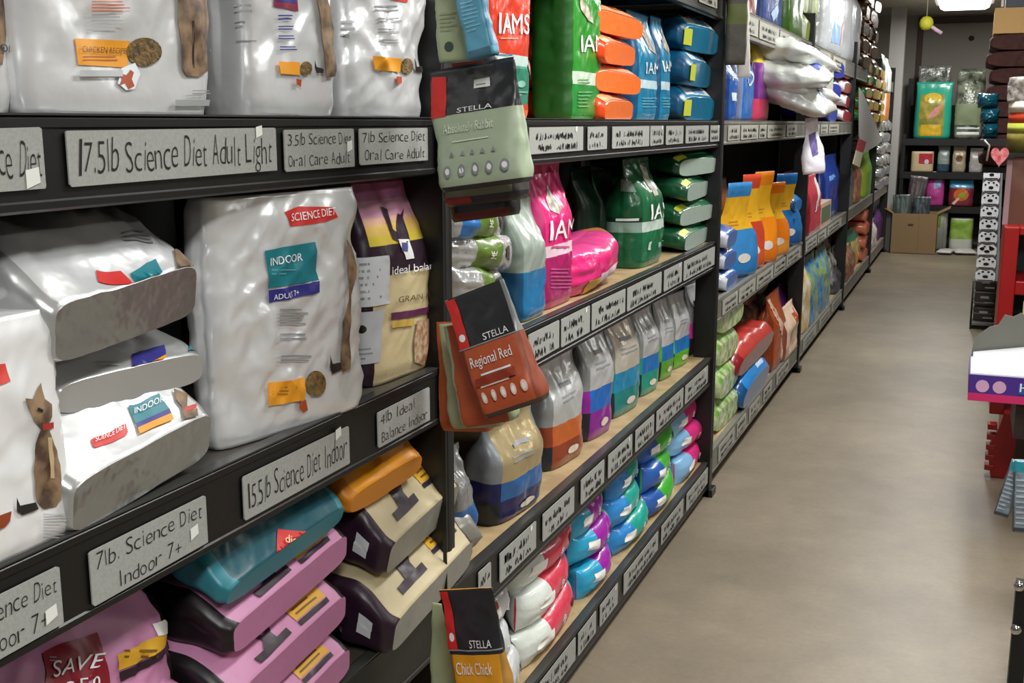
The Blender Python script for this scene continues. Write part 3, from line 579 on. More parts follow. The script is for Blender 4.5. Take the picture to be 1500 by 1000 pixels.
up('pet_food_bag', 'orange red and green bag with large white lettering, first right of the hanging pouches', 722, 782, -70, Z, X=-.885, d=.09, shape='block', fm=IR, smt=IR, seed=70, amp=.004, pix=True, group=IG, bands=[(0, .07, ORGF), (.09, .31, IGN), (.31, .335, film('#57a58c')), (.335, .385, mat('#b9cfc8', .4))],
   dec=[('T', 'IAMS', 729, 49, 773, 50, 32, WHITE), ('L', 732, 55, 774, 61, 1, ink('#e98a70')), ('L', 728, 79, 760, 83, 1, ink('#4b6fa0')), ('P', [(772, 95), (783, 78), (783, 122), (775, 116)], mat('#b98a70', .5)), ('P', [(743, 117), (747, 115), (745, 128), (742, 130)], LT), ('E', 762, 123, 6, 5, ink('#7fb5a4')), ('L', 728, 134, 775, 142, 2, ink('#7fb5a4')), ('P', [(728, 112), (730, 111), (731, 124), (728, 124)], LT)])
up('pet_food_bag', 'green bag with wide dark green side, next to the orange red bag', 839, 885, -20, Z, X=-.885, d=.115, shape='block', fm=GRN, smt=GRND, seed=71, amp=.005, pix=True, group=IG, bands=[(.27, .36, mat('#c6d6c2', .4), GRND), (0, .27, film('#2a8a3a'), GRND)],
   dec=[('T', 'IAMS', 850, 76, 885, 75, 26, WHITE), ('L', 846, 116, 868, 124, 2, ink('#6fae6c')), ('L', 846, 134, 868, 160, 5, ink('#5fae66')), ('P', [(848, -5), (860, 10), (869, 36), (860, 30), (850, 14)], mat('#8a7a60', .6, col2='#c9c0ad', vscale=60))])
og = ['topmost orange bag in the stack of four', 'second orange bag from the top of the stack', 'third orange bag from the top of the stack', 'bottom orange bag resting on the upper shelf']
yc, w = span(871, 928, Z+.1, -.885)
for i in range(4):
    zc = Z+.036+.0725*(3-i)
    M = TM((-.872, yc+.006*(i % 2), zc), 'lieB', (2*(i % 2)-1, 3, (-5, 3, -4, 4)[i]))
    if i == 0:
        ob0 = bag('pet_food_bag', og[0]+' on the upper shelf', 'bag', M, w, .074, .3, shape='slab', n=4.5, fm=ORGF, smt=film('#e2491a'), under=film('#f2722a'), seed=72, amp=.007, group='orange bags stacked on the upper shelf',
          dec=[('R', -.9, .01, .9, .09, OR_SHINE), ('L', -.5, .03, .7, .08, 2, ink('#e8b9a0')), ('R', .1, .10, .8, .2, film('#ef8b2c')), ('E', -.4, .17, .25, .04, film('#e22f16'))])  # first strip: highlight along the upper edge, painted in paler orange
    else: clone(ob0, M, og[i]+('' if i == 3 else ' on the upper shelf'))
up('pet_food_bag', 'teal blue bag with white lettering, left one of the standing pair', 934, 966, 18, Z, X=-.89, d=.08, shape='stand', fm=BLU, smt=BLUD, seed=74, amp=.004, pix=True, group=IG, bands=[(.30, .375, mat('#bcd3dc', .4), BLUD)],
   dec=[('T', 'IAMS', 945, 108, 966, 109, 18, WHITE), ('P', [(938, 45), (945, 30), (958, 72), (962, 84), (950, 72)], mat('#5d5348', .6, col2='#a8a093', vscale=60)), ('L', 940, 143, 965, 160, 4, ink('#4fa9c4'))])
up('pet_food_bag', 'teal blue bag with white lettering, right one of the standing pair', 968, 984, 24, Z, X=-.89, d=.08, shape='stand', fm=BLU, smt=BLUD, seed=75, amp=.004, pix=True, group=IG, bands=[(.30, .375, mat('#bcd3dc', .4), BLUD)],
   dec=[('T', 'IAMS', 968, 105, 984, 104, 17, WHITE), ('P', [(968, 40), (975, 36), (980, 80), (970, 70)], mat('#5d5348', .6, col2='#a8a093', vscale=60)), ('L', 970, 143, 983, 160, 4, ink('#4fa9c4'))])
yc, w = span(1001, 1044, Z+.1, -.885)
bl3 = ['topmost blue bag with yellow sticker, beside the black post on the upper shelf', 'middle blue bag with yellow sticker, beside the black post on the upper shelf', 'bottom blue bag with yellow sticker, beside the black post on the upper shelf']
for i in range(3):
    zc = Z+.058+.113*(2-i); M = TM((-.878, yc, zc), 'lieB', (0, 4, (-4, 3, -2)[i]))
    if i == 0: ob1 = bag('pet_food_bag', bl3[0], 'bag', M, w*.96, .112, .32, shape='slab', n=4, fm=BLU, smt=BLUD, under=film('#0d6f93'), seed=76, amp=.008, group='blue bags stacked by the post',
          dec=[('R', -.7, .03, .95, .15, mat('#cfdde0', .4)), ('R', -.2, .045, .5, .12, ink('#5d88b0'))])
    else: clone(ob1, M, bl3[i])
for i in range(3):   # yellow sticker of each is a part
    t = [o for o in bpy.data.objects if o.get('label') == bl3[i]][0]
    mb = MB(); mb.box(-.04, .012, -w*.47, -w*.28, -.0035, -.0022, ink('#c9d23a')); s = mb.build('sale_sticker', t)
# ---- middle shelf of second bay
Z = .972
OLV = film('#5f7a2c'); SLV = mat('#c9cac9', .22, .55, .5, 26); BLP = film('#1f6fb8')
oo = ['top silver and olive pouch with blue end, behind the hanging pouches', 'second silver and olive pouch down, behind the hanging pouches', 'third silver and olive pouch down, behind the rust pouches', 'bottom silver pouch on the middle shelf behind the rust pouches']
y0, y1 = Yat(668, 1.15, -.86), Yat(757, 1.15, -.86)
for i in range(4):
    lay('cat_food_pouch', oo[i], y0+(.0, .01, .02, .01)[i], y1+(.0, .02, -.01, .02)[i], Z+.035+.062*(3-i)+.02, .074, -.855, e=(-7, 0, (6, -3, 4, 0)[i]), shape='pillow', n=2.3, dep=.09, fm=SLV, seed=80+i, amp=.008, bands=[(.05, .38, SLV), (.38, .72, OLV), (.72, .9, BLP if i == 0 else SLV)][::1], group='silver and olive pouches', res=(40, 24),
        dec=[('T', 'ME', -.3, .5, .1, .5, .08, WHITE), ('P', [(-.4, .15), (.5, .2), (.3, .34), (-.2, .3)], ink('#3a3a34'))])
GT = mat('#9aa69c', .35, .15, .3, 16)
up('pet_food_bag', 'pale grey bag with blue lower half, left of the pink bag', 768, 806, 292, Z, X=-.875, d=.10, shape='stand', fm=GT, smt=mat('#7d8a80', .4, .1, .2, 14), seed=85, amp=.006, bands=[(0, .42, film('#1b6fa0'), mat('#144c74', .4))])
PNK = film('#e02878'); PND = mat('#a81860', .35, 0, .3, 14, coat=.3)
up('pet_food_bag', 'tall pink bag with white lettering and cat picture', 797, 849, 238, Z, X=-.885, d=.11, shape='stand', n=3.2, fm=PNK, smt=mat('#b31a62', .4, 0, .2, 14), seed=86, amp=.006, pix=True, bands=[(.36, .44, mat('#e3c3d0', .4), PNK), (0, .36, PND, PND)],
   dec=[('T', 'IAMS', 804, 352, 842, 343, 30, WHITE), ('P', [(800, 270), (808, 285), (822, 305), (818, 314), (805, 308), (798, 290)], mat('#8c8478', .6, col2='#d9d2c6', vscale=60)), ('L', 808, 360, 848, 367, 1, ink('#c85a8c')), ('L', 806, 393, 845, 425, 6, ink('#c0508c'))])
lay('pet_food_bag', 'pink bag lying flat beside the tall pink bag', Yat(850, 1.0, -.86), Yat(930, 1.0, -.86), Z+.066, .12, -.862, e=(3, 0, 2), shape='pillow', n=3, dep=.2, fm=PNK, smt=film('#ea4f93'), seed=87, amp=.008, bands=[(0, .13, film('#c9824a'))], dec=[('R', -.75, .15, -.25, .62, mat('#e9c9d6', .4)), ('P', [(-.9, .62), (-.4, .62), (-.3, .80), (-.9, .8)], ink('#e0b030'))])
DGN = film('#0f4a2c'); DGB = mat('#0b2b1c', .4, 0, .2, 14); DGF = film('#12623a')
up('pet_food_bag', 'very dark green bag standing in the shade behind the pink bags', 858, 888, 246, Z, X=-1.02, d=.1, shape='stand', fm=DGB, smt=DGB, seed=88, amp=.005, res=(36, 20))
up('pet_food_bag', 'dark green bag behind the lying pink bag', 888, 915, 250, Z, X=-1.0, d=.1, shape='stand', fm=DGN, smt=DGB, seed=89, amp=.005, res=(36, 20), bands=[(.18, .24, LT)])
up('pet_food_bag', 'large dark green bag with white lettering and white band', 942, 978, 232, Z, X=-.885, d=.14, shape='stand', n=3.5, fm=DGF, smt=DGN, seed=90, amp=.006, pix=True, bands=[(.33, .42, mat('#bfcfc6', .4), mat('#7c9488', .4)), (.42, .47, DGF, DGB), (0, .33, film('#126a42'), film('#0f5636'))],
   dec=[('T', 'IAMS', 952, 322, 978, 313, 24, WHITE), ('P', [(936, 240), (946, 245), (964, 285), (958, 287), (944, 266)], mat('#7d7468', .6, col2='#c9c2b4', vscale=60)), ('side', 'L', 902, 320, 935, 330, 1, LT), ('side', 'P', [(906, 262), (935, 266), (935, 282), (908, 280)], ink('#63756a')), ('P', [(950, 355), (954, 353), (952, 366), (948, 366)], LT), ('T', '12', 962, 362, 976, 357, 8, ink('#8fc0a4'))])
yc, w = span(995, 1040, Z+.1, -.885)
g4 = ['topmost', 'second', 'third', 'lowest']
for i in range(4):
    zc = Z+.043+.083*(3-i); M = TM((-.876, yc, zc), 'lieB', (0, 4, (-5, 3, -3, 2)[i])); lb = '%s green and white bag %sin the stack beside the post, middle shelf' % (g4[i], '' if i in (0, 3) else 'from the top ')
    if i == 0: ob2 = bag('pet_food_bag', lb, 'bag', M, w*.95, .08, .32, shape='slab', n=4, fm=DGF, smt=DGN, under=mat('#a9b9ae', .35, .1, .3, 20), seed=92, amp=.007, group='green and white bags stacked by the post', dec=[('L', -.5, .06, .6, .13, 2, ink('#5a8a70')), ('R', -.95, .02, -.55, .08, ink('#c3c93a'))])
    else: clone(ob2, M, lb)
# ---- lower shelf of second bay: silver topped bags
Z = .541; PPG = 'silver topped bags on the lower shelf'
PSL = mat('#c9cac9', .3, .35, .4, 18); PGD = mat('#b9a67c', .28, .45, .4, 18); PDK = mat('#20242c', .35, 0, .3, 18)
def pplan(label, p0, p1, pt, cA, cB, d=.085, X=-.925, split=.44, top=PSL, rz=-6, ry=0, seed=0, sA=None):
    cf, cs = film(cA), mat(cB, .4, 0, .2, 16)
    return up('cat_food_bag', label, p0, p1, pt, Z, X=X, d=d, rz=rz, ry=ry, shape='stand', n=3.6, fm=top, smt=sA or mat('#8f9190', .35, .3, .3, 16), seed=seed, amp=.0065, group=PPG, res=(48, 32),
        bands=[(0, split*.55, film(cB), PDK), (split*.55, split, cf, cs)], dec=[('L', -.5, .60, .5, .68, 2, GRYD), ('R', -.35, .72, .25, .755, GRYD), ('E', .1, .12, .3, .035, ink('#d9cbb8'))])
pplan('grey and gold bag with deep blue base, leaning at the front of the lower shelf', 738, 797, 608, '#1f5d9c', '#1a1c50', d=.115, X=-.878, top=PGD, seed=100, sA=mat('#868b90', .35, .3, .3, 16), ry=4)
pplan('silver bag with orange brown base and crumpled foil top', 816, 858, 522, '#c2602a', '#8a3b22', d=.10, X=-.905, seed=101, split=.40)
pplan('silver bag with blue and purple base, right of the orange based one', 869, 899, 472, '#1c66b8', '#8a2090', d=.095, X=-.905, seed=102)
pplan('silver bag with black window and teal base', 906, 938, 458, '#1f86b0', '#1c7f7a', d=.085, X=-.91, seed=103, top=mat('#d0c9b8', .28, .35, .4, 18))
pplan('pale silver bag with blue over teal green base', 945, 966, 448, '#1b6fb8', '#23917c', d=.085, X=-.912, seed=104)
pplan('narrow silver bag with blue and bright green base', 972, 987, 442, '#1b6fb8', '#5aa032', d=.075, X=-.915, seed=105)
pplan('grey bag with blue band and lime green base', 992, 1010, 432, '#1b78c0', '#5fae2c', d=.075, X=-.915, seed=106, split=.42)
pplan('silver bag with blue and magenta base, last before the black post', 1019, 1036, 418, '#2a86cc', '#c2307e', d=.075, X=-.912, seed=107, split=.48)
up('cat_food_bag', 'crumpled grey foil bag with bronze base, between post and leaning bag', 672, 702, 660, Z, X=-.87, d=.09, shape='stand', n=3, fm=mat('#9a9a98', .25, .5, .5, 20), smt=mat('#777775', .3, .4, .4, 20), seed=109, amp=.012, group=PPG, bands=[(0, .3, mat('#a0795a', .35, .2, .3, 18)), (.3, .5, film('#2c5f9a'))])
# ---- bottom shelf: rolls of small pouches lying three high
Z = .135
cols = [('silver', 712, 758, '#c4c6c8', '#a02a22', '#3b3c40'), ('red and teal', 768, 846, '#d23b52', '#d9ded6', '#3fa3a8'), ('purple and blue', 852, 897, '#9a1fa0', '#2aa0c8', '#b9bcbc'), ('teal and blue', 903, 946, '#12a090', '#2b86cc', '#b8764a'), ('green and blue', 950, 990, '#3fae32', '#2c5fb0', '#d6d4cc'), ('pink and sky blue', 993, 1031, '#d8307c', '#86b9e0', '#d9d6cf')]
tier = ['bottom', 'middle', 'top']
for ci, (nm, a, b, c1, c2, c3) in enumerate(cols):
    y0, y1 = Yat(a, .27, -.89), Yat(b, .27, -.89); first = None
    for k in range(3):
        lb = '%s pouch lying in the %s row of the bottom shelf' % (nm, tier[k]); dy = (.02, -.01, .015)[(k+ci) % 3]
        zc = Z+.044+.083*k
        if first is None or True:
            o = lay('treat_roll', lb, y0+dy, y1+dy, zc, .088, -.868-.012*k, e=((-1)**k*2, 0, ((ci+k) % 3-1)*4), dep=.105, shape='pillow', n=2.2, fm=film(c1), seed=120+ci*3+k, amp=.006, res=(32, 22), cat='pouch', group='small pouches lying on the bottom shelf',
                bands=[(0, .09, SLV if ci % 2 else film(c3)), (.64, 1.01, film(c2))], dec=[('T', 'Ab', -.35, .36, .2, .36, .08, WHITE), ('P', [(-.3, .62), (.3, .6), (.35, .78), (-.1, .84)], ink('#f0ece4')), ('P', [(-.4, .10), (.3, .12), (.2, .2), (-.3, .18)], ink('#2a2624'))])
lay('treat_roll', 'dark crinkled foil pouch at the near end of the bottom shelf', Yat(655, .2, -.88), Yat(705, .2, -.88), Z+.06, .12, -.87, dep=.12, shape='pillow', n=2.3, fm=mat('#55565a', .22, .6, .5, 24), seed=160, amp=.010, cat='pouch', group='small pouches lying on the bottom shelf', res=(40, 24))
# ================================================================== third to last bays
COLN = {1: ('',), 2: (', nearer one', ', farther one'), 3: (', nearest one', ', middle one', ', farthest one'), 4: (', nearest one', ', second along', ', third along', ', farthest one')}
def segs(p0, p1, z, X, mx=.62):
    """split a stretch of shelf at the uprights and into bags of natural width"""
    y0, y1 = Yat(p0, z, X), Yat(p1, z, X); cut = [(y0, y1)]
    if X > -.96:
        for p in PY:
            out = []
            for u, v in cut:
                lo, hi = p-.012, p+.062
                if v <= lo or u >= hi: out.append((u, v)); continue
                if lo-u > .1: out.append((u, lo))
                if v-hi > .1: out.append((hi, v))
            cut = out
    res = []
    for u, v in cut:
        k = max(1, min(4, math.ceil((v-u)/mx))); res += [(u+(v-u)*i/k, u+(v-u)*(i+1)/k) for i in range(k)]
    return res[:4]
def sb(name, label, p0, p1, pt, Z, c, cs=None, X=-.89, d=.1, h=None, mx=.62, rz=0, rx=0, ry=0, cat='bag', seed=0, group=None, **k):
    k.setdefault('res', (36, 20)); k.setdefault('amp', .006); k.setdefault('shape', 'stand')
    f = c if not isinstance(c, str) else film(c); s = cs if (cs and not isinstance(cs, str)) else film(cs) if cs else f
    S = segs(p0, p1, Z+.06, X, mx)
    if h is None: h = onx((p0+p1)/2, pt, X).z-Z
    for i, (u, v) in enumerate(S):
        w = (v-u)*.96/max(.35, math.cos(math.radians(rz))); M = TM((X-d/2, (u+v)/2, Z+.002), 'up', (rx, ry, rz))
        bag(name, label+COLN[len(S)][i], cat, M, w, d, h*(1, .97, 1.02, .98)[i], fm=f, smt=s, seed=seed+i*17, group=group or (label if False else None), **k)
def pile(name, labels, p0, p1, Z, th, X, c, cs=None, under=None, ax='lieB', L=.3, seed=0, amp=.008, group=None, shape='slab', pitch=4, dec=(), bands=(), n=3.6, cat='bag', mx=.62):
    """stack of lying bags; labels run from the top bag to the bottom one"""
    S = segs(p0, p1, Z+th*len(labels)/2, X, mx); N = len(labels); rr = random.Random(seed); first = None
    f = c if not isinstance(c, str) else film(c); s = cs if (cs and not isinstance(cs, str)) else film(cs) if cs else f
    for j, (u, v) in enumerate(S):
        w = v-u
        for i, lb in enumerate(labels):
            zc = Z+th*.52+th*(N-1-i); M = TM((X+rr.uniform(-.012, .012), (u+v)/2+rr.uniform(-.006, .006), zc), ax, (rr.uniform(-1, 1), pitch, rr.uniform(-3, 3)))
            if first is None: first = bag(name, lb+COLN[len(S)][j], cat, M, w*.94, th*.96, L, shape=shape, n=n, fm=f, smt=s, under=under or f, seed=seed, amp=amp, group=group, dec=dec, bands=bands, res=(36, 20)); w0 = w
            else: clone(first, M @ Matrix.Diagonal((1, w/w0, 1, 1)), lb+COLN[len(S)][j])
SH = 1.82
LIME = film('#8aa83a'); CRK = mat('#d4d8dc', .25, .3, .5, 22)
sb('dog_food_bag', 'dark red bag bottom at the top edge, left end of the top shelf', 1082, 1112, -45, SH, '#7c3a38', seed=200)
sb('dog_food_bag', 'shiny blue bag on the top shelf, cut by the picture edge', 1117, 1150, -60, SH, '#27407e', '#1d2d5a', mx=1, seed=201, dec=[('P', [(-.4, .2), (.2, .4), (.4, .3), (-.1, .1)], ink('#9fb4d8'))])
sb('dog_food_bag', 'dark green bag on the top shelf beside the lime packs', 1157, 1180, -60, SH, '#3f6a1c', '#2f5014', X=-.86, mx=1, seed=202)
pile('dog_food_bag', ['upper lime and white pack on the top shelf right of the green bag', 'lower lime and white pack on the top shelf right of the green bag'], 1180, 1196, SH, .15, -.87, '#9ab04a', '#d6d8c0', seed=203, group='lime packs')
sb('dog_food_bag', 'tall glossy white bag on the top shelf of the fourth bay', 1212, 1238, -70, SH, CRK, CRK, X=-.85, d=.2, mx=1.4, seed=204, amp=.015, dec=[('P', [(-.6, .1), (.3, .12), (.2, .3), (-.4, .34)], ink('#7d9cc4')), ('P', [(.3, .1), (.9, .2), (.8, .5), (.4, .3)], ink('#c0a09a'))])
sb('dog_food_bag', 'tall grey white bag right of the glossy white one, top shelf', 1243, 1260, -50, SH, mat('#aeb0b2', .4, .1, .3, 16), mat('#a8aaac', .4, .1, .3, 16), X=-.85, d=.2, mx=1.4, seed=205, amp=.012)
pile('dog_food_bag', ['%s gold brown bag in the tall stack of the top shelf' % q for q in ('highest', 'second', 'third', 'fourth', 'fifth', 'lowest')], 1268, 1288, SH, .125, -.84, mat('#8a5f22', .25, .5, .5, 18), mat('#4d4438', .3, .4, .4, 18), under=mat('#6f4a1c', .3, .4, .5, 18), seed=206, group='gold brown bags', amp=.014)
# upper shelf (z 1.405)
Z = 1.405
sb('dog_food_bag', 'blue bag with white print, first right of the second post', 1070, 1083, 78, Z, '#2458a8', '#1c3f80', seed=210, n=3, dec=[('T', 'IAMS', -.6, .6, .6, .6, .12, LT), ('R', -.6, .30, .5, .42, LT)])
sb('dog_food_bag', 'blue bag with pale arc, second right of the second post', 1088, 1106, 62, Z, '#2a68b4', '#7a86a8', seed=211, dec=[('E', 0, .55, .5, .1, LT), ('E', 0, .55, .35, .07, film('#2a68b4'))])
sb('dog_food_bag', 'purple bag with yellow and white folded top', 1110, 1130, 46, Z, '#7a2a8c', '#54206a', seed=212, bands=[(.66, .84, film('#e0c22c'), film('#e0c22c')), (.84, 1.01, film('#8a6a50')), (0, .24, film('#c43a5c'), film('#c43a5c')), (.24, .27, LT)])
WSN = ['top', 'second', 'third', 'fourth']
yc, w = 5.5, .58
for i in range(4):
    lb = '%s crinkled white bag bulging over the upper shelf edge' % ['topmost', 'second', 'third', 'lowest'][i]
    M = TM((-.66+.03*(i % 2), yc+.03*(i-1.5), Z+.045+.075*(3-i)), 'lieB', ((-5, 4, -3, 3)[i], (8, 6, 11, 26)[i], (-8, 5, -10, 2)[i]))
    bag('dog_food_bag', lb, 'bag', M, w*.95, .13, .55, shape='pillow', n=3.0, fm=mat('#e6e7e2', .28, .1, 1.0, 11), smt=mat('#cfd3cb', .3, .1, 1.0, 11), seed=214+i, amp=.026, res=(88, 48), group='crinkled white bags', dec=[('P', [(-.6, .1), (-.1, .08), (-.05, .2), (-.5, .22)], ink('#4f5f9c')), ('P', [(.5, .02), (.85, .04), (.8, .16), (.55, .14)], ink('#cf5a3c'))])
M = TM((-.69, Yat(1193, 1.2, -.69), 1.165), 'up', (4, -4, -60))
bag('plastic_bag', 'white and purple bag tip hanging down from the crinkled white bags', 'bag', M, .11, .05, .26, shape='tail', n=2.4, fm=mat('#e4e0e8', .3, 0, .4, 20), seed=220, amp=.008, dec=[('P', [(-.6, .7), (.5, .75), (.3, .35), (-.2, .3)], ink('#6a5a9c'))], res=(28, 18))
sb('white_pack', 'pale grey green pack standing above the crinkled white bags', 1197, 1222, 84, Z+.16, mat('#a9b3a2', .5), X=-.86, d=.06, shape='block', h=.22, cat='pack', seed=221)
pile('dog_food_bag', ['%s royal blue pack right of the crinkled white bags' % q for q in ('top', 'middle', 'bottom')], 1218, 1232, Z, .14, -.86, '#2432a8', '#3a2a8c', seed=222, group='royal blue packs')
pile('dog_food_bag', ['%s red and white pack in the small upper shelf stack' % q for q in ('top', 'second', 'third', 'bottom')], 1236, 1252, Z, .10, -.86, '#b8434c', '#d8ccd0', seed=223, group='red and white packs', amp=.012, dec=[('E', .2, .05, .3, .04, ink('#e4dcdc'))])
pile('dog_food_bag', ['%s orange and green bag in the far stack of the upper shelf' % q for q in ('topmost', 'second', 'third', 'fourth', 'lowest')], 1273, 1296, Z, .10, -.83, '#c87a22', '#3f8a4c', under=film('#d89a3a'), seed=224, group='orange and green bags', amp=.014, L=.4)
sb('dog_food_bag', 'narrow orange white bag at the end of the upper shelf', 1297, 1303, 95, Z, '#e07a30', '#d8d4cc', seed=226, X=-.85)
sb('dog_food_bag', 'white and dark striped bag at the far end of the top shelf', 1296, 1306, 50, SH-.12, '#dfe2e0', '#3a4a50', X=-.84, seed=227, h=.35)
# paper and tag hanging off the shelf edge
mb = MB(); q = [onx(x, y, -.80) for x, y in ((1258, 128), (1264, 136), (1292, 205), (1286, 212), (1262, 226), (1258, 200))]
mb.prism([(p.y, p.z) for p in q], -.802, -.798, mat('#a3a19d', .8)); tag(mb.build('paper_sheet'), 'grey pointed sheet of paper hanging from the upper shelf edge', 'paper')
mb = MB(); q = [onx(x, y, -.80) for x, y in ((1256, 203), (1267, 208), (1262, 224), (1252, 220))]; q2 = [onx(x, y, -.80) for x, y in ((1252, 220), (1262, 224), (1257, 245), (1247, 240))]
mb.prism([(p.y, p.z) for p in q], -.792, -.788, mat('#96242a', .6)); mb.prism([(p.y, p.z) for p in q2], -.792, -.788, mat('#b8b49a', .6)); tag(mb.build('shelf_tag'), 'red and cream tag hanging beside the grey paper sheet', 'tag')
# middle shelf of the far bays (z .745)
Z = .745
pile('treat_bag', ['%s blue and white bag in the small stack beside the second post' % q for q in ('top', 'middle', 'bottom')], 1060, 1080, Z, .085, -.87, '#3a62a8', '#c8ccd8', seed=230, group='blue and white treat bags', amp=.01)
YEL2 = film('#f0b62c')
def tall(label, p0, p1, pt, c1, c2, seed, lean=.05, rz=-20, X=-.885, ct=None):
    return sb('treat_bag', label, p0, p1, pt, Z, c1, c2, X=X, seed=seed, lean=lean, rz=rz, shape='tail', leany=-.05, n=3, d=.09, bands=[(0, .22, film(c2)), (.22, .48, film(c1)), (.48, .85, YEL2, YEL2), (.85, 1.01, film(ct or c1))], dec=[('L', -.5, .55, .3, .62, 2, ink('#c98a2c')), ('E', .1, .2, .3, .05, ink('#d8d0c8'))], group='tall yellow topped treat bags')
tall('tall blue bag with curved yellow top, leftmost of the yellow topped bags', 1078, 1100, 268, '#3a86c4', '#2f7ab8', 231)
tall('tall red bag with yellow middle and red top', 1098, 1114, 256, '#c8462c', '#d05a2c', 232)
tall('tall orange bag with yellow top, nearest the shelf edge', 1116, 1132, 252, '#f08a1c', '#e8781c', 233, X=-.87)
tall('orange bag with folded open front, right of the tall orange bag', 1132, 1148, 268, '#ee7f1a', '#f09a3a', 234, X=-.87)
tall('tall blue and yellow bag beside the third post', 1148, 1164, 255, '#2a70b0', '#2a5f98', 235)
pile('treat_bag', ['%s bright blue pack next to the third post' % q for q in ('top', 'middle', 'bottom')], 1163, 1177, Z, .09, -.87, '#2a7ac4', '#20507e', seed=236, group='bright blue packs')
sb('treat_bag', 'pink bag standing behind the blue and yellow bag', 1156, 1170, 252, Z, '#b83a78', X=-1.0, seed=237)
sb('treat_bag', 'brown and orange bag in the shade, left of the yellow topped bags', 1064, 1076, 262, Z, '#8a4a20', X=-.98, seed=238)
sb('treat_bag', 'red and white crinkled bag just past the third post', 1186, 1204, 258, Z, '#c43a4c', '#8a2430', X=-.86, seed=240, amp=.014, dec=[('P', [(-.3, .3), (.2, .4), (.9, .9), (.5, .95)], ink('#dcd0c8'))])
mb = MB(); y0, y1 = Yat(1204, .8, -.85), Yat(1219, .8, -.85)
mb.box(-.98, -.86, y0, y1, Z, Z+.155, mat('#b89a88', .6)); mb.box(-.8598, -.8585, y0+.05, y1-.05, Z+.03, Z+.13, mat('#5a6a4c', .5)); tag(mb.build('treat_box', bevel=.003), 'small tan box with green picture on the middle shelf', 'box')
sb('treat_bag', 'dark blue shiny bag behind the small tan box', 1207, 1232, 228, Z, '#1c3fa0', '#142a6c', X=-.90, mx=1.2, seed=241, amp=.012, dec=[('P', [(-.6, .6), (.2, .64), (.1, .7), (-.5, .68)], ink('#6fa0e8'))])
sb('treat_bag', 'speckled blue bag right of the dark blue one', 1236, 1251, 228, Z, mat('#3a5a8a', .3, 0, .5, 30, col2='#8a8c70', vscale=30), X=-.88, seed=242, amp=.012)
sb('treat_bag', 'rust brown narrow bag under the red and cream tag', 1254, 1262, 232, Z, mat('#9a4a24', .4, 0, .4, 20, col2='#c89a7a', vscale=20), X=-.87, seed=243)
sb('treat_bag', 'bright green bag near the far end of the middle shelf', 1269, 1281, 222, Z, '#6fae3a', '#a8c23a', X=-.86, seed=244, amp=.012)
pile('treat_bag', ['%s silver pack in the stack at the far end of the middle shelf' % q for q in ('topmost', 'second', 'third', 'fourth', 'fifth', 'lowest')], 1290, 1304, Z, .115, -.84, mat('#d0d2d4', .2, .6, .5, 22), seed=245, group='silver packs', amp=.016)
# bottom shelf of the far bays (z .160)
Z = .160
pile('rawhide_bag', ['%s clear bag of green and white chews against the second post' % q for q in ('topmost', 'second', 'third', 'lowest')], 1054, 1086, Z, .135, -.87, mat('#6fa83a', .25, 0, .6, 30, col2='#d9d8bc', vscale=22), seed=250, group='bags of green and white chews', amp=.02)
pile('treat_bag', ['red bag with open end lying on the blue bag'], 1082, 1136, Z+.16, .13, -.85, '#c23a30', '#8a1c24', under=film('#6e1420'), seed=251, mx=1.3, amp=.02, pitch=8)
pile('treat_bag', ['bright blue bag with white label lying low on the bottom shelf'], 1086, 1128, Z, .15, -.85, '#2a8ad8', '#144f86', under=film('#0f4a84'), seed=252, mx=1.3, amp=.02, pitch=8, dec=[('R', .1, .06, .6, .2, ink('#bcd8f0'))])
BRN = mat('#4a3226', .5, 0, .5, 16, col2='#7a5a44', vscale=14)
pile('treat_bag', ['upper brown paper bag behind the red bag', 'middle brown paper bag behind the red bag', 'lower brown paper bag behind the red bag'], 1090, 1128, Z+.12, .12, -.97, BRN, seed=253, group='brown paper bags', amp=.02, n=2.6)
sb('treat_bag', 'rust orange bag with cream strap on the bottom shelf', 1132, 1150, 432, Z, '#a84a1e', '#7a3418', X=-.86, seed=254, amp=.016, dec=[('P', [(-.9, .95), (-.5, .95), (.4, .4), (.5, .05), (.1, .05), (0, .4)], ink('#d8b09a'))])
sb('treat_bag', 'cream and pink bag flopping over the bottom shelf edge', 1150, 1174, 450, Z, mat('#dcbfa4', .5, 0, .3, 16), '#8a4a3c', X=-.84, seed=255, amp=.018, dec=[('P', [(.2, .6), (.8, .7), (.6, .9), (.1, .8)], ink('#b84a2c'))])
sb('treat_bag', 'shiny purple pack at the back of the bottom shelf by the third post', 1150, 1162, 412, Z, '#8a2a9c', X=-.98, seed=256)
sb('treat_bag', 'blue and lime striped bag, largest past the third post on the bottom shelf', 1186, 1218, 370, Z, mat('#1f6fb0', .25, 0, .4, 20, col2='#a2b83a', vscale=9), X=-.855, mx=.8, seed=257, amp=.016, d=.12)
sb('treat_bag', 'narrow yellow and white pack left of the blue and lime bag', 1178, 1187, 385, Z, mat('#c8a24a', .4, 0, .4, 20, col2='#e0dcd0', vscale=14), X=-.86, seed=258)
sb('treat_bag', 'dark olive bag behind the blue and lime bag', 1200, 1218, 345, Z, '#5a6420', '#2a2c18', X=-1.0, seed=259)
sb('chew_toy', 'black and white crinkled toy pack on the bottom shelf', 1214, 1232, 365, Z, mat('#2a2624', .4, 0, .5, 20, col2='#cfc8bc', vscale=12), X=-.9, seed=260, amp=.02, cat='toy pack')
sb('chew_toy', 'grey and black toy pack low on the bottom shelf', 1226, 1240, 385, Z, mat('#55565a', .35, 0, .5, 20, col2='#1a1a1c', vscale=12), X=-.86, seed=261, amp=.016, cat='toy pack')
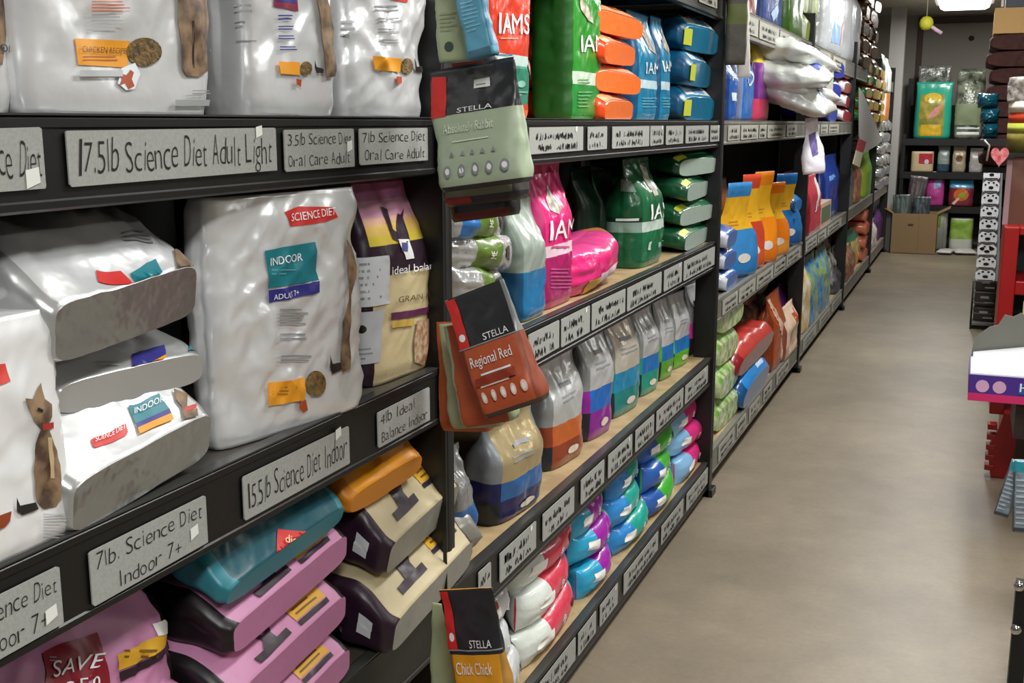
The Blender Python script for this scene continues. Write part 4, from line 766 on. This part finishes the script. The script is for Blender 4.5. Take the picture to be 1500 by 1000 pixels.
sb('chew_toy', 'brown and red toy pack right of the grey and black one', 1240, 1253, 362, Z, mat('#8a3a28', .4, 0, .5, 20, col2='#b89a7a', vscale=12), X=-.86, seed=262, amp=.016, cat='toy pack')
sb('chew_toy', 'yellow pack with green top in the fourth bay bottom shelf', 1246, 1266, 332, Z, mat('#d8b23a', .35, 0, .4, 20, col2='#e8dcae', vscale=9), X=-.9, seed=263, amp=.02, cat='toy pack', bands=[(.7, 1.01, film('#3f8a6a'))])
pile('chew_toy', ['%s orange red pack beside the yellow pack, bottom shelf' % q for q in ('top', 'second', 'third', 'fourth', 'bottom')], 1266, 1275, Z, .12, -.86, '#c8482c', '#d87a5a', seed=264, group='orange red packs', cat='toy pack', amp=.014)
sb('chew_toy', 'pale pink pack with long white ties near the aisle end', 1276, 1285, 325, Z, mat('#b8a0a4', .4, 0, .4, 20, col2='#e0dcd8', vscale=10), X=-.87, seed=265, amp=.016, cat='toy pack')
sb('chew_toy', 'purple pack at the far end of the bottom shelf', 1286, 1300, 300, Z, mat('#6a3a78', .35, 0, .4, 20, col2='#3a2040', vscale=12), X=-.88, seed=266, amp=.014, cat='toy pack')
# white strap like bag tail and striped sack hanging at the second post
M = TM((-.79, 4.19, 1.56), 'up', (3, 0, -75))
bag('plastic_bag', 'long narrow white bag tail hanging in front of the second post', 'bag', M, .045, .02, .36, shape='pillow', n=2.2, fm=mat('#dedad6', .3, .1, .4, 20), seed=270, amp=.006, res=(24, 24))
M = TM((-.80, 4.06, 1.60), 'up', (0, 0, -70))
bag('plastic_bag', 'grey striped sack with green stripe beside the white bag tail', 'bag', M, .07, .04, .34, shape='block', fm=mat('#474239', .6, 0, .3, 30), seed=271, amp=.006, bands=[(.4, .6, mat('#565f28', .6))], res=(28, 20))
# ================================================================== far end: dark shelving against the wall
t = empty('shelving_unit', (-.3, 13.75, 0)); tag(t, 'dark wide shelving against the back wall at the aisle end', 'shelving')
BX0, BX1, BY = -.755, .62, 13.5
for zc in (1.225, .86, .485):
    mb = MB(); mb.box(BX0, BX1, BY, 14.1, zc-.02, zc, BLACK); s = wb(mb, 'shelf', t)
    mb = MB(); mb.box(BX0, BX1, BY-.012, BY, zc-.07, zc+.003, BLK2); wb(mb, 'shelf_edge', s)
mb = MB(); mb.box(BX0, BX1, 14.1, 14.13, .1, 1.6, mat('#1d1b1c', .8)); wb(mb, 'back_panel', t)
for x in (BX0, BX1-.04): mb = MB(); mb.box(x, x+.04, BY, BY+.04, 0, 1.28, BLACK); mb.box(x, x+.04, 14.06, 14.1, 0, 1.9, BLACK); wb(mb, 'upright', t)
def eb(name, label, p0, p1, pt, pb, c, cs=None, Y=13.52, d=.14, cat='bag', **k):
    """bag on the end shelving, front face towards the aisle; pixel box p0..p1, pt..pb"""
    a = ony(p0, pb, Y); b = ony(p1, pb, Y); tp = ony((p0+p1)/2, pt, Y).z
    zb = min([q for q in (0.0, .485, .86, 1.225)], key=lambda q: abs(q-a.z)); f = c if not isinstance(c, str) else film(c)
    M = TM(((a.x+b.x)/2, Y+d/2, zb+.002), 'facecam')
    k.setdefault('res', (32, 20)); k.setdefault('amp', .008); k.setdefault('shape', 'stand')
    return bag(name, label, cat, M, abs(b.x-a.x)*.97, d, tp-zb, fm=f, smt=f if cs is None else film(cs), **k)
MINT = film('#2fae90')
eb('bird_seed_bag', 'mint green bag with yellow picture, on top of the end shelving', 1336, 1392, 120, 203, MINT, seed=300, d=.2, n=3, dec=[('R', -.72, .05, .6, .78, mat('#b39a34', .4, col2='#6f7a34', vscale=9)), ('E', -.05, .72, .5, .09, film('#e0c040')), ('P', [(-.3, .35), (.2, .4), (.5, .6), (.1, .55)], ink('#d88a8a')), ('R', -.6, .05, .5, .25, film('#d8b020'))])
CLR = mat('#a8aaa4', .25, .2, .7, 30, col2='#54584c', vscale=12)
eb('bird_seed_bag', 'clear bag of grey green hay behind the mint green bag', 1338, 1388, 96, 203, CLR, seed=301, Y=13.76, d=.2, amp=.02, h=None) if False else eb('hay_bag', 'clear bag of grey hay behind the mint green bag', 1338, 1388, 96, 203, CLR, seed=301, Y=13.8, d=.2, amp=.02)
eb('hay_bag', 'clear bag of dark green hay on the right of the mint green bag', 1396, 1438, 100, 203, mat('#8d9180', .25, .1, .7, 30, col2='#3a4232', vscale=10), seed=302, d=.24, amp=.022, bands=[(.2, .5, mat('#7e8a68', .5))], dec=[('R', -.8, .06, .8, .10, WHITE), ('R', -.8, .14, .8, .17, LT)])
eb('cat_treat_tray', 'red and cream carton on the middle end shelf', 1333, 1367, 222, 247, mat('#c9b48c', .5), seed=303, shape='block', amp=.002, cat='carton', dec=[('R', -.3, .4, .9, .9, film('#b8283a')), ('E', .4, .5, .2, .12, LT)])
eb('small_bag', 'grey bag with green top beside the red carton', 1372, 1390, 212, 248, mat('#8a9490', .35, .1, .5, 30), seed=304, bands=[(0, .3, film('#2a4a5c'))])
eb('small_bag', 'tan and grey bag in the middle of the end shelf row', 1394, 1414, 212, 248, mat('#a89c84', .35, .1, .5, 30), seed=305, dec=[('E', 0, .5, .5, .12, ink('#6a4a34'))])
eb('small_bag', 'light grey bag at the right of the end shelf row', 1419, 1439, 217, 248, mat('#aaa6a2', .35, .1, .5, 30), seed=306)
PK = film('#b8408c')
eb('treat_bag', 'left pink bag on the lower end shelf', 1329, 1352, 253, 297, PK, seed=307, d=.16, bands=[(.75, 1.01, film('#e0b8d8'))], dec=[('E', .1, .5, .5, .12, ink('#d88ab0'))])
eb('treat_bag', 'right pink bag with pale blue top on the lower end shelf', 1355, 1382, 252, 297, PK, seed=308, d=.16, bands=[(.78, 1.01, film('#e4c8e0'))], dec=[('P', [(-.2, .5), (.6, .55), (.7, .8), (-.1, .75)], ink('#8aa0cc'))])
eb('treat_bag', 'blue and orange bag with green leaf picture, lower end shelf', 1388, 1426, 257, 297, film('#7a2a3a'), seed=309, d=.16, bands=[(.62, .86, film('#4f9cc0'))], dec=[('E', 0, .38, .6, .2, film('#d86a2c')), ('E', .1, .36, .3, .09, film('#8ab040')), ('P', [(-.7, .1), (-.2, .3), (-.1, .25), (-.5, .05)], ink('#e0c8a0'))])
eb('litter_bag', 'green and white bag standing on the floor under the end shelves, left', 1345, 1386, 306, 361, mat('#cfd2c8', .4, 0, .3, 20), seed=310, d=.2, shape='block', dec=[('R', -.9, .55, .5, .95, mat('#7fa834', .4, col2='#a8c860', vscale=9)), ('R', .7, .0, .75, 1, GRY)])
eb('litter_bag', 'green and white bag standing on the floor under the end shelves, right', 1389, 1424, 320, 361, mat('#cfd2c8', .4, 0, .3, 20), seed=311, d=.2, shape='block', bands=[(.35, .93, mat('#7fa834', .4, col2='#a8c860', vscale=9))])
for i, (p0, p1, Y, lb) in enumerate([(1374, 1396, 13.0, 'flat white pack on the floor beside the cardboard box'), (1396, 1428, 13.05, 'flat white and grey pack on the floor, right of the other flat pack')]):
    a, b = ony(p0, 368, Y), ony(p1, 368, Y); M = TM(((a.x+b.x)/2, Y+.12, .028), 'flatY', (0, 0, (-8, 10)[i])) @ Matrix.Translation((0, 0, -.14))
    bag('flat_pack', lb, 'pack', M, abs(b.x-a.x), .05, .3, shape='pillow', n=3, fm=mat('#c9c5c0', .4, 0, .4, 20), seed=312+i, amp=.008, res=(28, 18))
# cardboard box with dark bags in it
CB = mat('#8d7350', .7, 0, .1, 20); x0, x1, yb, yf, zb = -.775, -.315, 13.42, 12.98, .435
t = empty('cardboard_box', ((x0+x1)/2, 13.2, 0)); tag(t, 'open brown cardboard box on the floor at the aisle end', 'box')
mb = MB(); wl = .008
mb.box(x0, x1, yf, yf+wl, 0, zb, CB); mb.box(x0, x1, yb-wl, yb, 0, zb, CB); mb.box(x0, x0+wl, yf+wl, yb-wl, 0, zb, CB); mb.box(x1-wl, x1, yf+wl, yb-wl, 0, zb, CB); mb.box(x0, x1, yf, yb, 0, .006, CB)
mb.box(-.61, -.555, yf-.001, yf, .30, .325, mat('#4a3620', .7)); mb.box(-.50, -.497, yf-.001, yf, 0, zb, mat('#6d5638', .7)); wb(mb, 'box_body', t)
for k in range(2):
    Mx = Matrix.Translation((x0 if k else x1, 0, zb)) @ Matrix.Rotation(math.radians(30 if k else -28), 4, 'Y')
    mb = MB(); mb.box(-.15 if k else 0, 0 if k else .14, yf+.01, yb-.01, -.003, .003, CB, Mx) if not k else mb.box(-.10, 0, yf+.01, yb-.01, -.003, .003, CB, Mx); wb(mb, 'flap', t)
for i, (x, y, h, c) in enumerate([(-.66, 13.16, .62, '#4c5652'), (-.50, 13.22, .60, '#3c4648'), (-.62, 13.32, .82, '#544a4c')]):
    bag('plastic_bag', ['grey green plastic bag sticking out of the cardboard box', 'dark grey plastic bag at the right of the cardboard box opening', 'dark purple grey plastic bag at the back of the cardboard box'][i], 'bag', TM((x, y, .012), 'facecam', (3, -4+5*i, 0)), .18, .11, h, shape='stand', n=2.6, fm=mat(c, .3, .1, .6, 20), seed=315+i, amp=.016, res=(32, 24))
# ================================================================== right hand side
# toy hanging from the ceiling
tx, ty = ony(1357, 34, 9.0).x, 9.0; tz = ony(1357, 34, 9.0).z
t = empty('hanging_toy', (tx, ty, tz)); tag(t, 'small yellow ball toy with pale tail hanging from the ceiling', 'toy')
mb = MB(); mb.lathe([(.004, -.05), (.028, -.043), (.044, -.025), (.05, 0), (.044, .025), (.028, .043), (.004, .05)], mat('#d3d03a', .5, 0, .5, 60), c=(tx, ty, tz), n=16); wb(mb, 'ball', t)
mb = MB(); mb.tube([(tx+.03, ty, tz-.02), (tx+.07, ty-.005, tz-.05), (tx+.11, ty, tz-.075)], .014, mat('#d9b8cc', .5)); wb(mb, 'tail', t)
mb = MB(); mb.tube([(tx, ty, tz+.04), (tx, ty, CEIL)], .003, mat('#cfcfae', .5)); wb(mb, 'cord', t)
# black shelving run on the right of the aisle (seen edge-on)
t = empty('shelving_unit', (.55, 7.2, 0)); tag(t, 'dark shelving run along the right of the aisle, behind the red display', 'shelving')
for zc in (.12, .52, .92, 1.17): mb = MB(); mb.box(.27, .62, 5.6, 8.9, zc-.02, zc, BLACK); mb.box(.255, .27, 5.6, 8.9, zc-.06, zc+.003, BLK2); (mb.box(.05, .255, 6.55, 7.25, zc-.03, zc-.001, BLACK) if zc > 1 else None); wb(mb, 'shelf', t)
mb = MB(); mb.box(.62, .64, 5.6, 8.9, 0, 1.9, BLACK); wb(mb, 'back_panel', t)
for y in (5.6, 8.86): mb = MB(); mb.box(.27, .31, y, y+.04, 0, 1.14, BLACK); mb.box(.58, .62, y, y+.04, 0, 1.9, BLACK); wb(mb, 'upright', t)
# hanging strip with rows of silver and black cards
t = empty('clip_display', (.12, 8.15, 0)); tag(t, 'tall strip display of silver and black paw print packs, right of the aisle', 'display')
SY = 8.15; X0 = lambda px, py: ony(px, py, SY)
top, bot = X0(1443, 226), X0(1428, 412); rows = 10
mb = MB(); a, b = X0(1470, 226), X0(1462, 412)
mb.add([top+Vector((0, .004, 0)), a+Vector((0, .004, 0)), b+Vector((0, .004, 0)), bot+Vector((0, .004, 0)), top+Vector((0, .03, 0)), a+Vector((0, .03, 0)), b+Vector((0, .03, 0)), bot+Vector((0, .03, 0))], [(0, 1, 2, 3), (7, 6, 5, 4), (0, 4, 5, 1), (2, 6, 7, 3), (1, 5, 6, 2), (0, 3, 7, 4)], mat('#a2a4a4', .4, .1)); wb(mb, 'strip', t)
SV = mat('#eef0f2', .4, .0, .3, 40); K = ink('#131314')
for r in range(rows):
    f0, f1 = r/rows, (r+.9)/rows
    L0, L1 = top.lerp(bot, f0), top.lerp(bot, f1); R0, R1 = a.lerp(b, f0), a.lerp(b, f1); R0 = R0.lerp(L0, .12); R1 = R1.lerp(L1, .12); w = (R0.x-L0.x); h = (L0.z-L1.z); cx = (L0.x+R0.x)/2; cz = (L0.z+L1.z)/2; yy = SY
    mb = MB(); pts = [(cx-w*.5, cz-h*.35), (cx-w*.42, cz-h*.5), (cx+w*.42, cz-h*.5), (cx+w*.5, cz-h*.35), (cx+w*.5, cz+h*.2), (cx+w*.3, cz+h*.5), (cx, cz+h*.38), (cx-w*.3, cz+h*.5), (cx-w*.5, cz+h*.2)]
    mb.prism(pts, yy-.014, yy, SV, 'y')
    def el(x, z, rx, rz):
        mb.add([(x+rx*math.cos(q*math.pi/7), yy-.0155, z+rz*math.sin(q*math.pi/7)) for q in range(14)], [tuple(range(14))], K)
    el(cx, cz-h*.12, w*.15, h*.13)
    for u, v in ((-.33, .12), (-.14, .3), (.14, .3), (.33, .12)): el(cx+w*u, cz+h*v, w*.065, h*.08)
    if r in (0, 7): el(cx-w*.25, cz+h*.1, w*.11, h*.16); el(cx+w*.22, cz+h*.14, w*.12, h*.18)
    mb.box(cx-w*.4, cx+w*.4, yy-.015, yy-.0142, cz-h*.47, cz-h*.40, K)
    wb(mb, 'paw_print_card', t, fix=False)
mb = MB(); mb.tube([(top.x+.06, SY+.012, top.z-.01), (top.x+.1, SY+.06, top.z+.01), (.28, SY+.1, 1.165)], .004, BLACK); wb(mb, 'hanging_arm', t)
# wire basket stack below the strip
t = empty('wire_rack', (.13, 8.4, 0)); tag(t, 'dark wire rack with small packs under the paw print strip', 'rack')
g = lambda px, py: ony(px, py, 8.3); xa, xb = g(1422, 470).x, g(1463, 470).x; zb_, zt_ = g(1430, 474).z, g(1430, 412).z
mb = MB()
for k in range(5):
    z = zb_+(zt_-zb_)*k/4; mb.tube([(xa, 8.3, z), (xb, 8.3, z), (xb, 8.5, z), (xa, 8.5, z), (xa, 8.3, z)], .004, mat('#8a8a86', .4, .5))
for x, y in ((xa, 8.3), (xb, 8.3), (xa, 8.5), (xb, 8.5)): mb.tube([(x, y, 0), (x, y, zt_)], .006, BLACK)
mb.box(xa, xb, 8.3, 8.5, zb_-.01, zb_+.012, mat('#9a9a94', .5)); wb(mb, 'wire_frame', t)
mb = MB(); mb.box(xa+.01, xb-.01, 8.33, 8.48, .0, max(.02, zb_-.02), mat('#2b221b', .6)); wb(mb, 'dark_plinth', t)
for k in range(3):
    M = TM(((xa+xb)/2, 8.39, zb_+.014+.105*k), 'facecam'); bag('small_pack', '%s dark pack with white marks inside the wire rack' % ['lowest', 'middle', 'top'][k], 'pack', M, (xb-xa)*.86, .1, .098, shape='block', fm=mat('#4a423c', .4, .1, .4, 30), seed=330+k, amp=.003, res=(24, 14), group='packs in the wire rack', dec=[('R', -.5, .55, .2, .72, LT), ('R', -.2, .2, .6, .3, LT)])
# red display stand
RDM = mat('#a3100f', .38, 0, .03, 30); t = empty('display_stand', (.42, 5.0, 0)); tag(t, 'red display stand with open windows at the right picture edge', 'display stand')
q = lambda px, py: ony(px, py, 4.8)
xl = q(1466, 400).x; zt_ = q(1466, 332).z; z2 = q(1466, 430).z
mb = MB(); mb.box(xl, xl+.055, 4.8, 5.2, .6, zt_, RDM); mb.box(xl+.055, .62, 4.8, 4.83, q(1490, 412).z-.0, q(1490, 412).z+.0, RDM) if False else mb.box(xl, xl+.055, 4.8, 5.2, .25, .6, RDM)
mb.box(xl+.055, .60, 4.80, 5.20, q(1490, 432).z, q(1490, 412).z, RDM); mb.box(xl+.055, .60, 4.8, 5.2, zt_-.03, zt_, RDM); mb.box(.6, .64, 4.8, 5.2, .25, zt_, RDM); wb(mb, 'stand_frame', t, bevel=.004)
mb = MB(); mb.box(xl+.055, .6, 5.16, 5.19, .3, zt_-.03, mat('#3c5a5e', .5)); wb(mb, 'stand_back', t)
mb = MB(); mb.box(xl+.09, xl+.10, 4.796, 4.80, q(1485, 475).z, q(1485, 440).z, mat('#d8c8a0', .5)); mb.box(xl+.055, .6, 4.9, 5.1, .60, .62, mat('#1a1410', .6)); wb(mb, 'white_edge_strip', t)
bx = .135
mb = MB(); mb.prism([(bx+.02, .0), (.62, .0), (.62, .27), (bx+.05, .27), (bx+.035, .20), (bx, .12)], 4.75, 4.79, RDM, 'y'); mb.box(bx+.05, .62, 4.79, 5.25, 0, .05, RDM); mb.box(bx+.05, bx+.08, 4.79, 5.25, .05, .27, RDM)
for k in range(5): mb.box(bx-.006, bx+.03, 4.745, 4.80, .03+.042*k, .052+.042*k, RDM)
mb.box(bx+.10, .60, 4.742, 4.752, .08, .22, mat('#4a3a30', .6)); mb.tube([(bx+.15, 4.74, .15), (bx+.2, 4.735, .19), (bx+.26, 4.735, .16)], .008, mat('#8f9a94', .3, .6)); wb(mb, 'base_drawer', t, bevel=.003)
# tray box
q = lambda px, py: ony(px, py, 4.2)
xa = q(1420, 550).x; zA = q(1420, 586).z; zB = q(1420, 548).z
t = empty('tray_box', (xa+.3, 4.35, 0)); tag(t, 'purple and pink tray box with grey card back, at the right picture edge', 'box')
PUR = mat('#4a2a8c', .45); PKB = mat('#d02a6a', .45)
mb = MB(); mb.box(xa, .62, 4.2, 4.6, zA, zA+.028, PKB); mb.box(xa, .62, 4.2, 4.6, zA+.028, zB, PUR)
mb.box(xa+.16, .62, 4.197, 4.2, zA+.035, zB-.02, mat('#2c4fa0', .45)); mb.box(xa+.004, .616, 4.204, 4.596, zB, zB+.004, mat('#dcdce0', .5))
for cxx in (xa+.045, xa+.10): mb.lathe([(.022, 0), (.022, .002)], mat('#d8a8c8', .5), n=16, M=Matrix.Translation((cxx, 4.2, (zA+zB)/2+.008)) @ Matrix.Rotation(math.pi/2, 4, 'X'), smooth=False)
tv, tf = textmesh('Hello'); mb.add([(xa+.165+u*.12, 4.1955, zA+.045+v*.032) for u, v in tv], tf, WHITE); wb(mb, 'tray', t, fix=False)
zc = zB+.004
mb = MB(); pr = [(xa+.003, zc), (.61, zc+.03), (.61, zc+.20), (.35, zc+.17), (.30, zc+.155), (.235, zc+.155), (.205, zc+.175), (.18, zc+.16), (.15, zc+.165), (.13, zc+.125), (.10, zc+.115), (xa+.01, zc+.07)]
mb.prism(pr, 4.52, 4.528, mat('#77766c', .6), 'y'); wb(mb, 'card_back', t)
mb = MB(); mb.add([(xa+.01, 4.21, zc+.002), (.61, 4.21, zc+.002), (.61, 4.51, zc+.12), (xa+.01, 4.51, zc+.02)], [(0, 1, 2, 3)], mat('#d9dade', .5))
mb.prism([(xa+.01, zc), (.61, zc), (.61, zc+.002), (xa+.01, zc+.002)], 4.21, 4.51, mat('#d9dade', .5), 'y'); wb(mb, 'white_insert', t)
bag('toy_fish', 'grey green toy lying on the white insert of the tray box', 'toy', TM((xa+.285, 4.34, zc+.08), 'flatY', (0, -12, 20)), .05, .045, .13, shape='pillow', n=2, fm=mat('#6f8480', .4, 0, .4, 30), seed=340, amp=.004, res=(20, 12))
mb = MB(); mb.box(xa+.16, .60, 4.25, 4.6, .30, zA, mat('#2a1a18', .5)); mb.box(xa+.2, .6, 4.3, 4.7, 0, .04, BLACK); mb.box(.40, .46, 4.40, 4.46, .04, .30, BLACK); tag(mb.build('tray_stand'), 'low dark stand carrying the purple tray box', 'stand')
# pouches hanging near the right edge
GB = mat('#7d8b96', .45, 0, .3, 20)
for i, (p, lb) in enumerate([([(1492, 676), (1530, 676), (1540, 790), (1476, 772)], 'front grey and teal flat pouch hanging at the right picture edge'), ([(1486, 678), (1500, 676), (1478, 770), (1454, 742)], 'left grey blue flat pouch fanned out behind the front pouch')]):
    hang('treat_pouch', lb, *p, 3.3-.05*(1-i), .02, GB, mat('#4f565c', .4), [(.85, 1.01, film('#2a8a98'))], [('L', -.8, .12, .6, .8, 9, ink('#aab4bc')), ('R', -.9, .02, .9, .07, ink('#3c4248'))], 342+i, group='grey blue pouches at the right edge', shape='block', amp=.003)
# chrome stand legs at the lower right
t = empty('chrome_stand', (.27, 2.75, 0)); tag(t, 'black stand leg with chrome ball joints at the lower right edge', 'stand')
q = ony(1493, 855, 2.9); q2 = ony(1488, 918, 2.9); CH = mat('#c9c9c9', .15, 1)
mb = MB(); mb.box(q.x-.006, q.x+.03, 2.9, 2.94, 0, q.z, BLACK); wb(mb, 'leg', t)
mb = MB(); mb.tube([(q.x+.02, 2.92, q.z+.02), (.5, 2.92, q.z+.02)], .008, CH); mb.tube([(.5, 2.92, 0), (.5, 2.92, 1.0)], .012, CH); wb(mb, 'rail', t)
for p in (q, q2):
    mb = MB(); mb.lathe([(.002, -.014), (.010, -.010), (.014, 0), (.010, .010), (.002, .014)], CH, c=(p.x, 2.885, p.z), n=14); wb(mb, 'chrome_ball', t)
# upper right: brown dog beds stack with box on top
BRM = mat('#4a2620', .85, 0, .5, 60, col2='#371a16', vscale=30); q = lambda px, py: ony(px, py, 6.6)
xl = q(1440, 120).x; zt_ = q(1440, 50).z; zb_ = 1.17
tops = 8; th = (zt_-zb_)/tops
ordn = ['lowest', 'second from the bottom', 'third from the bottom', 'fourth from the bottom', 'fifth from the bottom', 'third from the top', 'second from the top', 'topmost']
for k in range(tops):
    bag('pet_bed', '%s dark brown folded pet bed in the stack at the upper right' % ordn[k], 'pet bed', Matrix.Translation((xl+.42+.012*((k*7) % 3-1), 6.87, zb_+th*(k+.5))) @ amat('flatY').to_4x4() @ Matrix.Translation((0, 0, -.27)), .80, th*.99, .54, shape='block', n=6, fm=BRM, seed=350+k, amp=.006, res=(40, 16), group='dark brown pet beds')
q0, q1 = q(1455, 48), q(1455, 19)
mb = MB(); mb.box(q0.x, q0.x+.5, 6.62, 7.0, zt_+.002, zt_+.002+.13, mat('#c39a5e', .65, 0, .1, 20)); mb.box(q0.x+.18, q0.x+.21, 6.618, 6.62, zt_+.01, zt_+.125, mat('#d8b882', .6)); tag(mb.build('cardboard_box', bevel=.003), 'tan cardboard box on top of the brown pet beds', 'box')
mb = MB(); mb.box(q0.x+.05, q0.x+.5, 6.65, 7.0, zt_+.133, zt_+.26, mat('#23303c', .5)); tag(mb.build('dark_carton', bevel=.004), 'dark blue carton on the tan cardboard box at the top edge', 'box')
mb = MB(); mb.box(q0.x+.028, q0.x+.04, 6.64, 6.65, zt_+.14, CEIL, mat('#c9c5bf', .5)); tag(mb.build('ceiling_rod'), 'thin white rod hanging from the ceiling above the tan box', 'rod')
TBM = mat('#0f4f60', .15, .2, .7, 30)
pz = [(1432, 1462, 136, 158), (1436, 1464, 158, 180), (1438, 1462, 180, 203)]
for k, (p0, p1, a_, b_) in enumerate(pz):
    A, B = ony(p0, b_, 6.2), ony(p1, a_, 6.2)
    M = Matrix.Translation(((A.x+B.x)/2, 6.26, A.z)) @ amat('facecam').to_4x4()
    bag('teal_pack', '%s shiny teal pack in the stack beside the pet beds' % ['top', 'middle', 'bottom'][k], 'pack', M, B.x-A.x, .12, B.z-A.z, shape='pillow', n=2.6, fm=TBM, seed=360+k, amp=.010, res=(32, 18), group='shiny teal packs')
A, B = ony(1436, 204, 6.2), ony(1500, 204, 6.2)
mb = MB(); mb.box(A.x, .60, 6.15, 6.4, A.z-.03, A.z-.002, BLACK); mb.box(.32, .36, 6.2, 6.24, 1.17, A.z-.03, BLACK); tag(mb.build('shelf_board'), 'short black shelf under the shiny teal packs', 'shelf')
# clear round pack and jar
q = lambda px, py: ony(px, py, 4.9)
A, B = q(1463, 165), q(1520, 116); jx = q(1476, 200).x
t = empty('tub', (jx+.1, 5.0, zt_)); 
zz = lambda py: q(1480, py).z
tag(t, 'large tub with white rim, red band and yellow green label at the right edge', 'tub')
def ring(p1, p2, m, nm, r=.11): mb = MB(); mb.lathe([(r-.004, zz(p2)), (r, zz(p2)+.004), (r, zz(p1)-.004), (r-.004, zz(p1))], m, c=(jx+.11, 5.03, 0), n=28); wb(mb, nm, t)
ring(224, 183, mat('#6a5a2c', .4, col2='#8f8a3a', vscale=14), 'tub_body'); ring(194, 182, mat('#a8b040', .4), 'green_band', .1105); ring(182, 163, mat('#c0401c', .4), 'red_band'); ring(163, 150, mat('#e0d8c0', .4), 'lid', .113)
bag('clear_bag', 'clear crinkled round bag resting on the tub lid', 'bag', Matrix.Translation((jx+.10, 5.03, zz(150)+.001)) @ amat('facecam').to_4x4(), .22, .19, zz(112)-zz(150), shape='block', n=2.2, fm=mat('#8f8478', .15, .3, .8, 40, col2='#c9c4bc', vscale=40), seed=370, amp=.006, res=(40, 20))
mb = MB(); mb.box(q(1472, 225).x, .62, 4.9, 5.2, zz(224)-.012, zz(224)-.0015, BLACK); wbm = mb
wbm.box(.45, .5, 5.0, 5.05, zt_*0+ony(1480, 332, 4.8).z, zz(224)-.012, BLACK); tag(wbm.build('shelf_board'), 'small black shelf carrying the large tub', 'shelf')
# pinkish panel and red sign
mb = MB(); x_ = q(1473, 270).x; mb.box(x_, .60, 4.93, 4.97, q(1480, 330).z, zz(226)-.013, mat('#8a6458', .6, col2='#6a4030', vscale=5)); mb.box(x_, x_+.02, 4.928, 4.93, q(1480, 330).z, zz(226)-.02, mat('#b09098', .5)); tag(mb.build('side_panel'), 'dusky pink brown panel above the red display stand', 'panel')
hp = []
for k in range(24):
    a_ = k*math.pi/12; hp.append((16*math.sin(a_)**3/16, (13*math.cos(a_)-5*math.cos(2*a_)-2*math.cos(3*a_)-math.cos(4*a_))/16))
c_ = q(1464, 228); mb = MB(); mb.prism([(c_.x+.033*u, c_.z+.042*v) for u, v in hp], 4.86, 4.875, mat('#d8434c', .4, col2='#f0a0a4', vscale=60), 'y'); mb.tube([(c_.x-.045, 4.87, c_.z-.02), (c_.x-.04, 4.87, c_.z+.04), (c_.x-.06, 4.87, c_.z+.06)], .004, mat('#b8b4ae', .4, .5)); mb.box(c_.x, x_+.02, 4.875, 4.93, c_.z-.01, c_.z+.01, BLACK); tag(mb.build('heart_sign'), 'small red heart shaped sign beside the pinkish panel', 'sign')
# the other goods on the right shelving, seen past the rack
rr = random.Random(5)
for k, (z, c, lb) in enumerate([(.12, '#4a4038', 'dark brown box at the near end of the lowest right shelf'), (.52, '#3a4a54', 'slate blue box on the second right shelf'), (.92, '#5a3a34', 'maroon box on the right shelf under the pet beds')]):
    mb = MB(); mb.box(.29, .56, 5.75, 6.1, z+.001, z+.22, mat(c, .5)); mb.box(.288, .29, 5.78, 6.07, z+.04, z+.16, LT); tag(mb.build('carton', bevel=.004), lb, 'box')
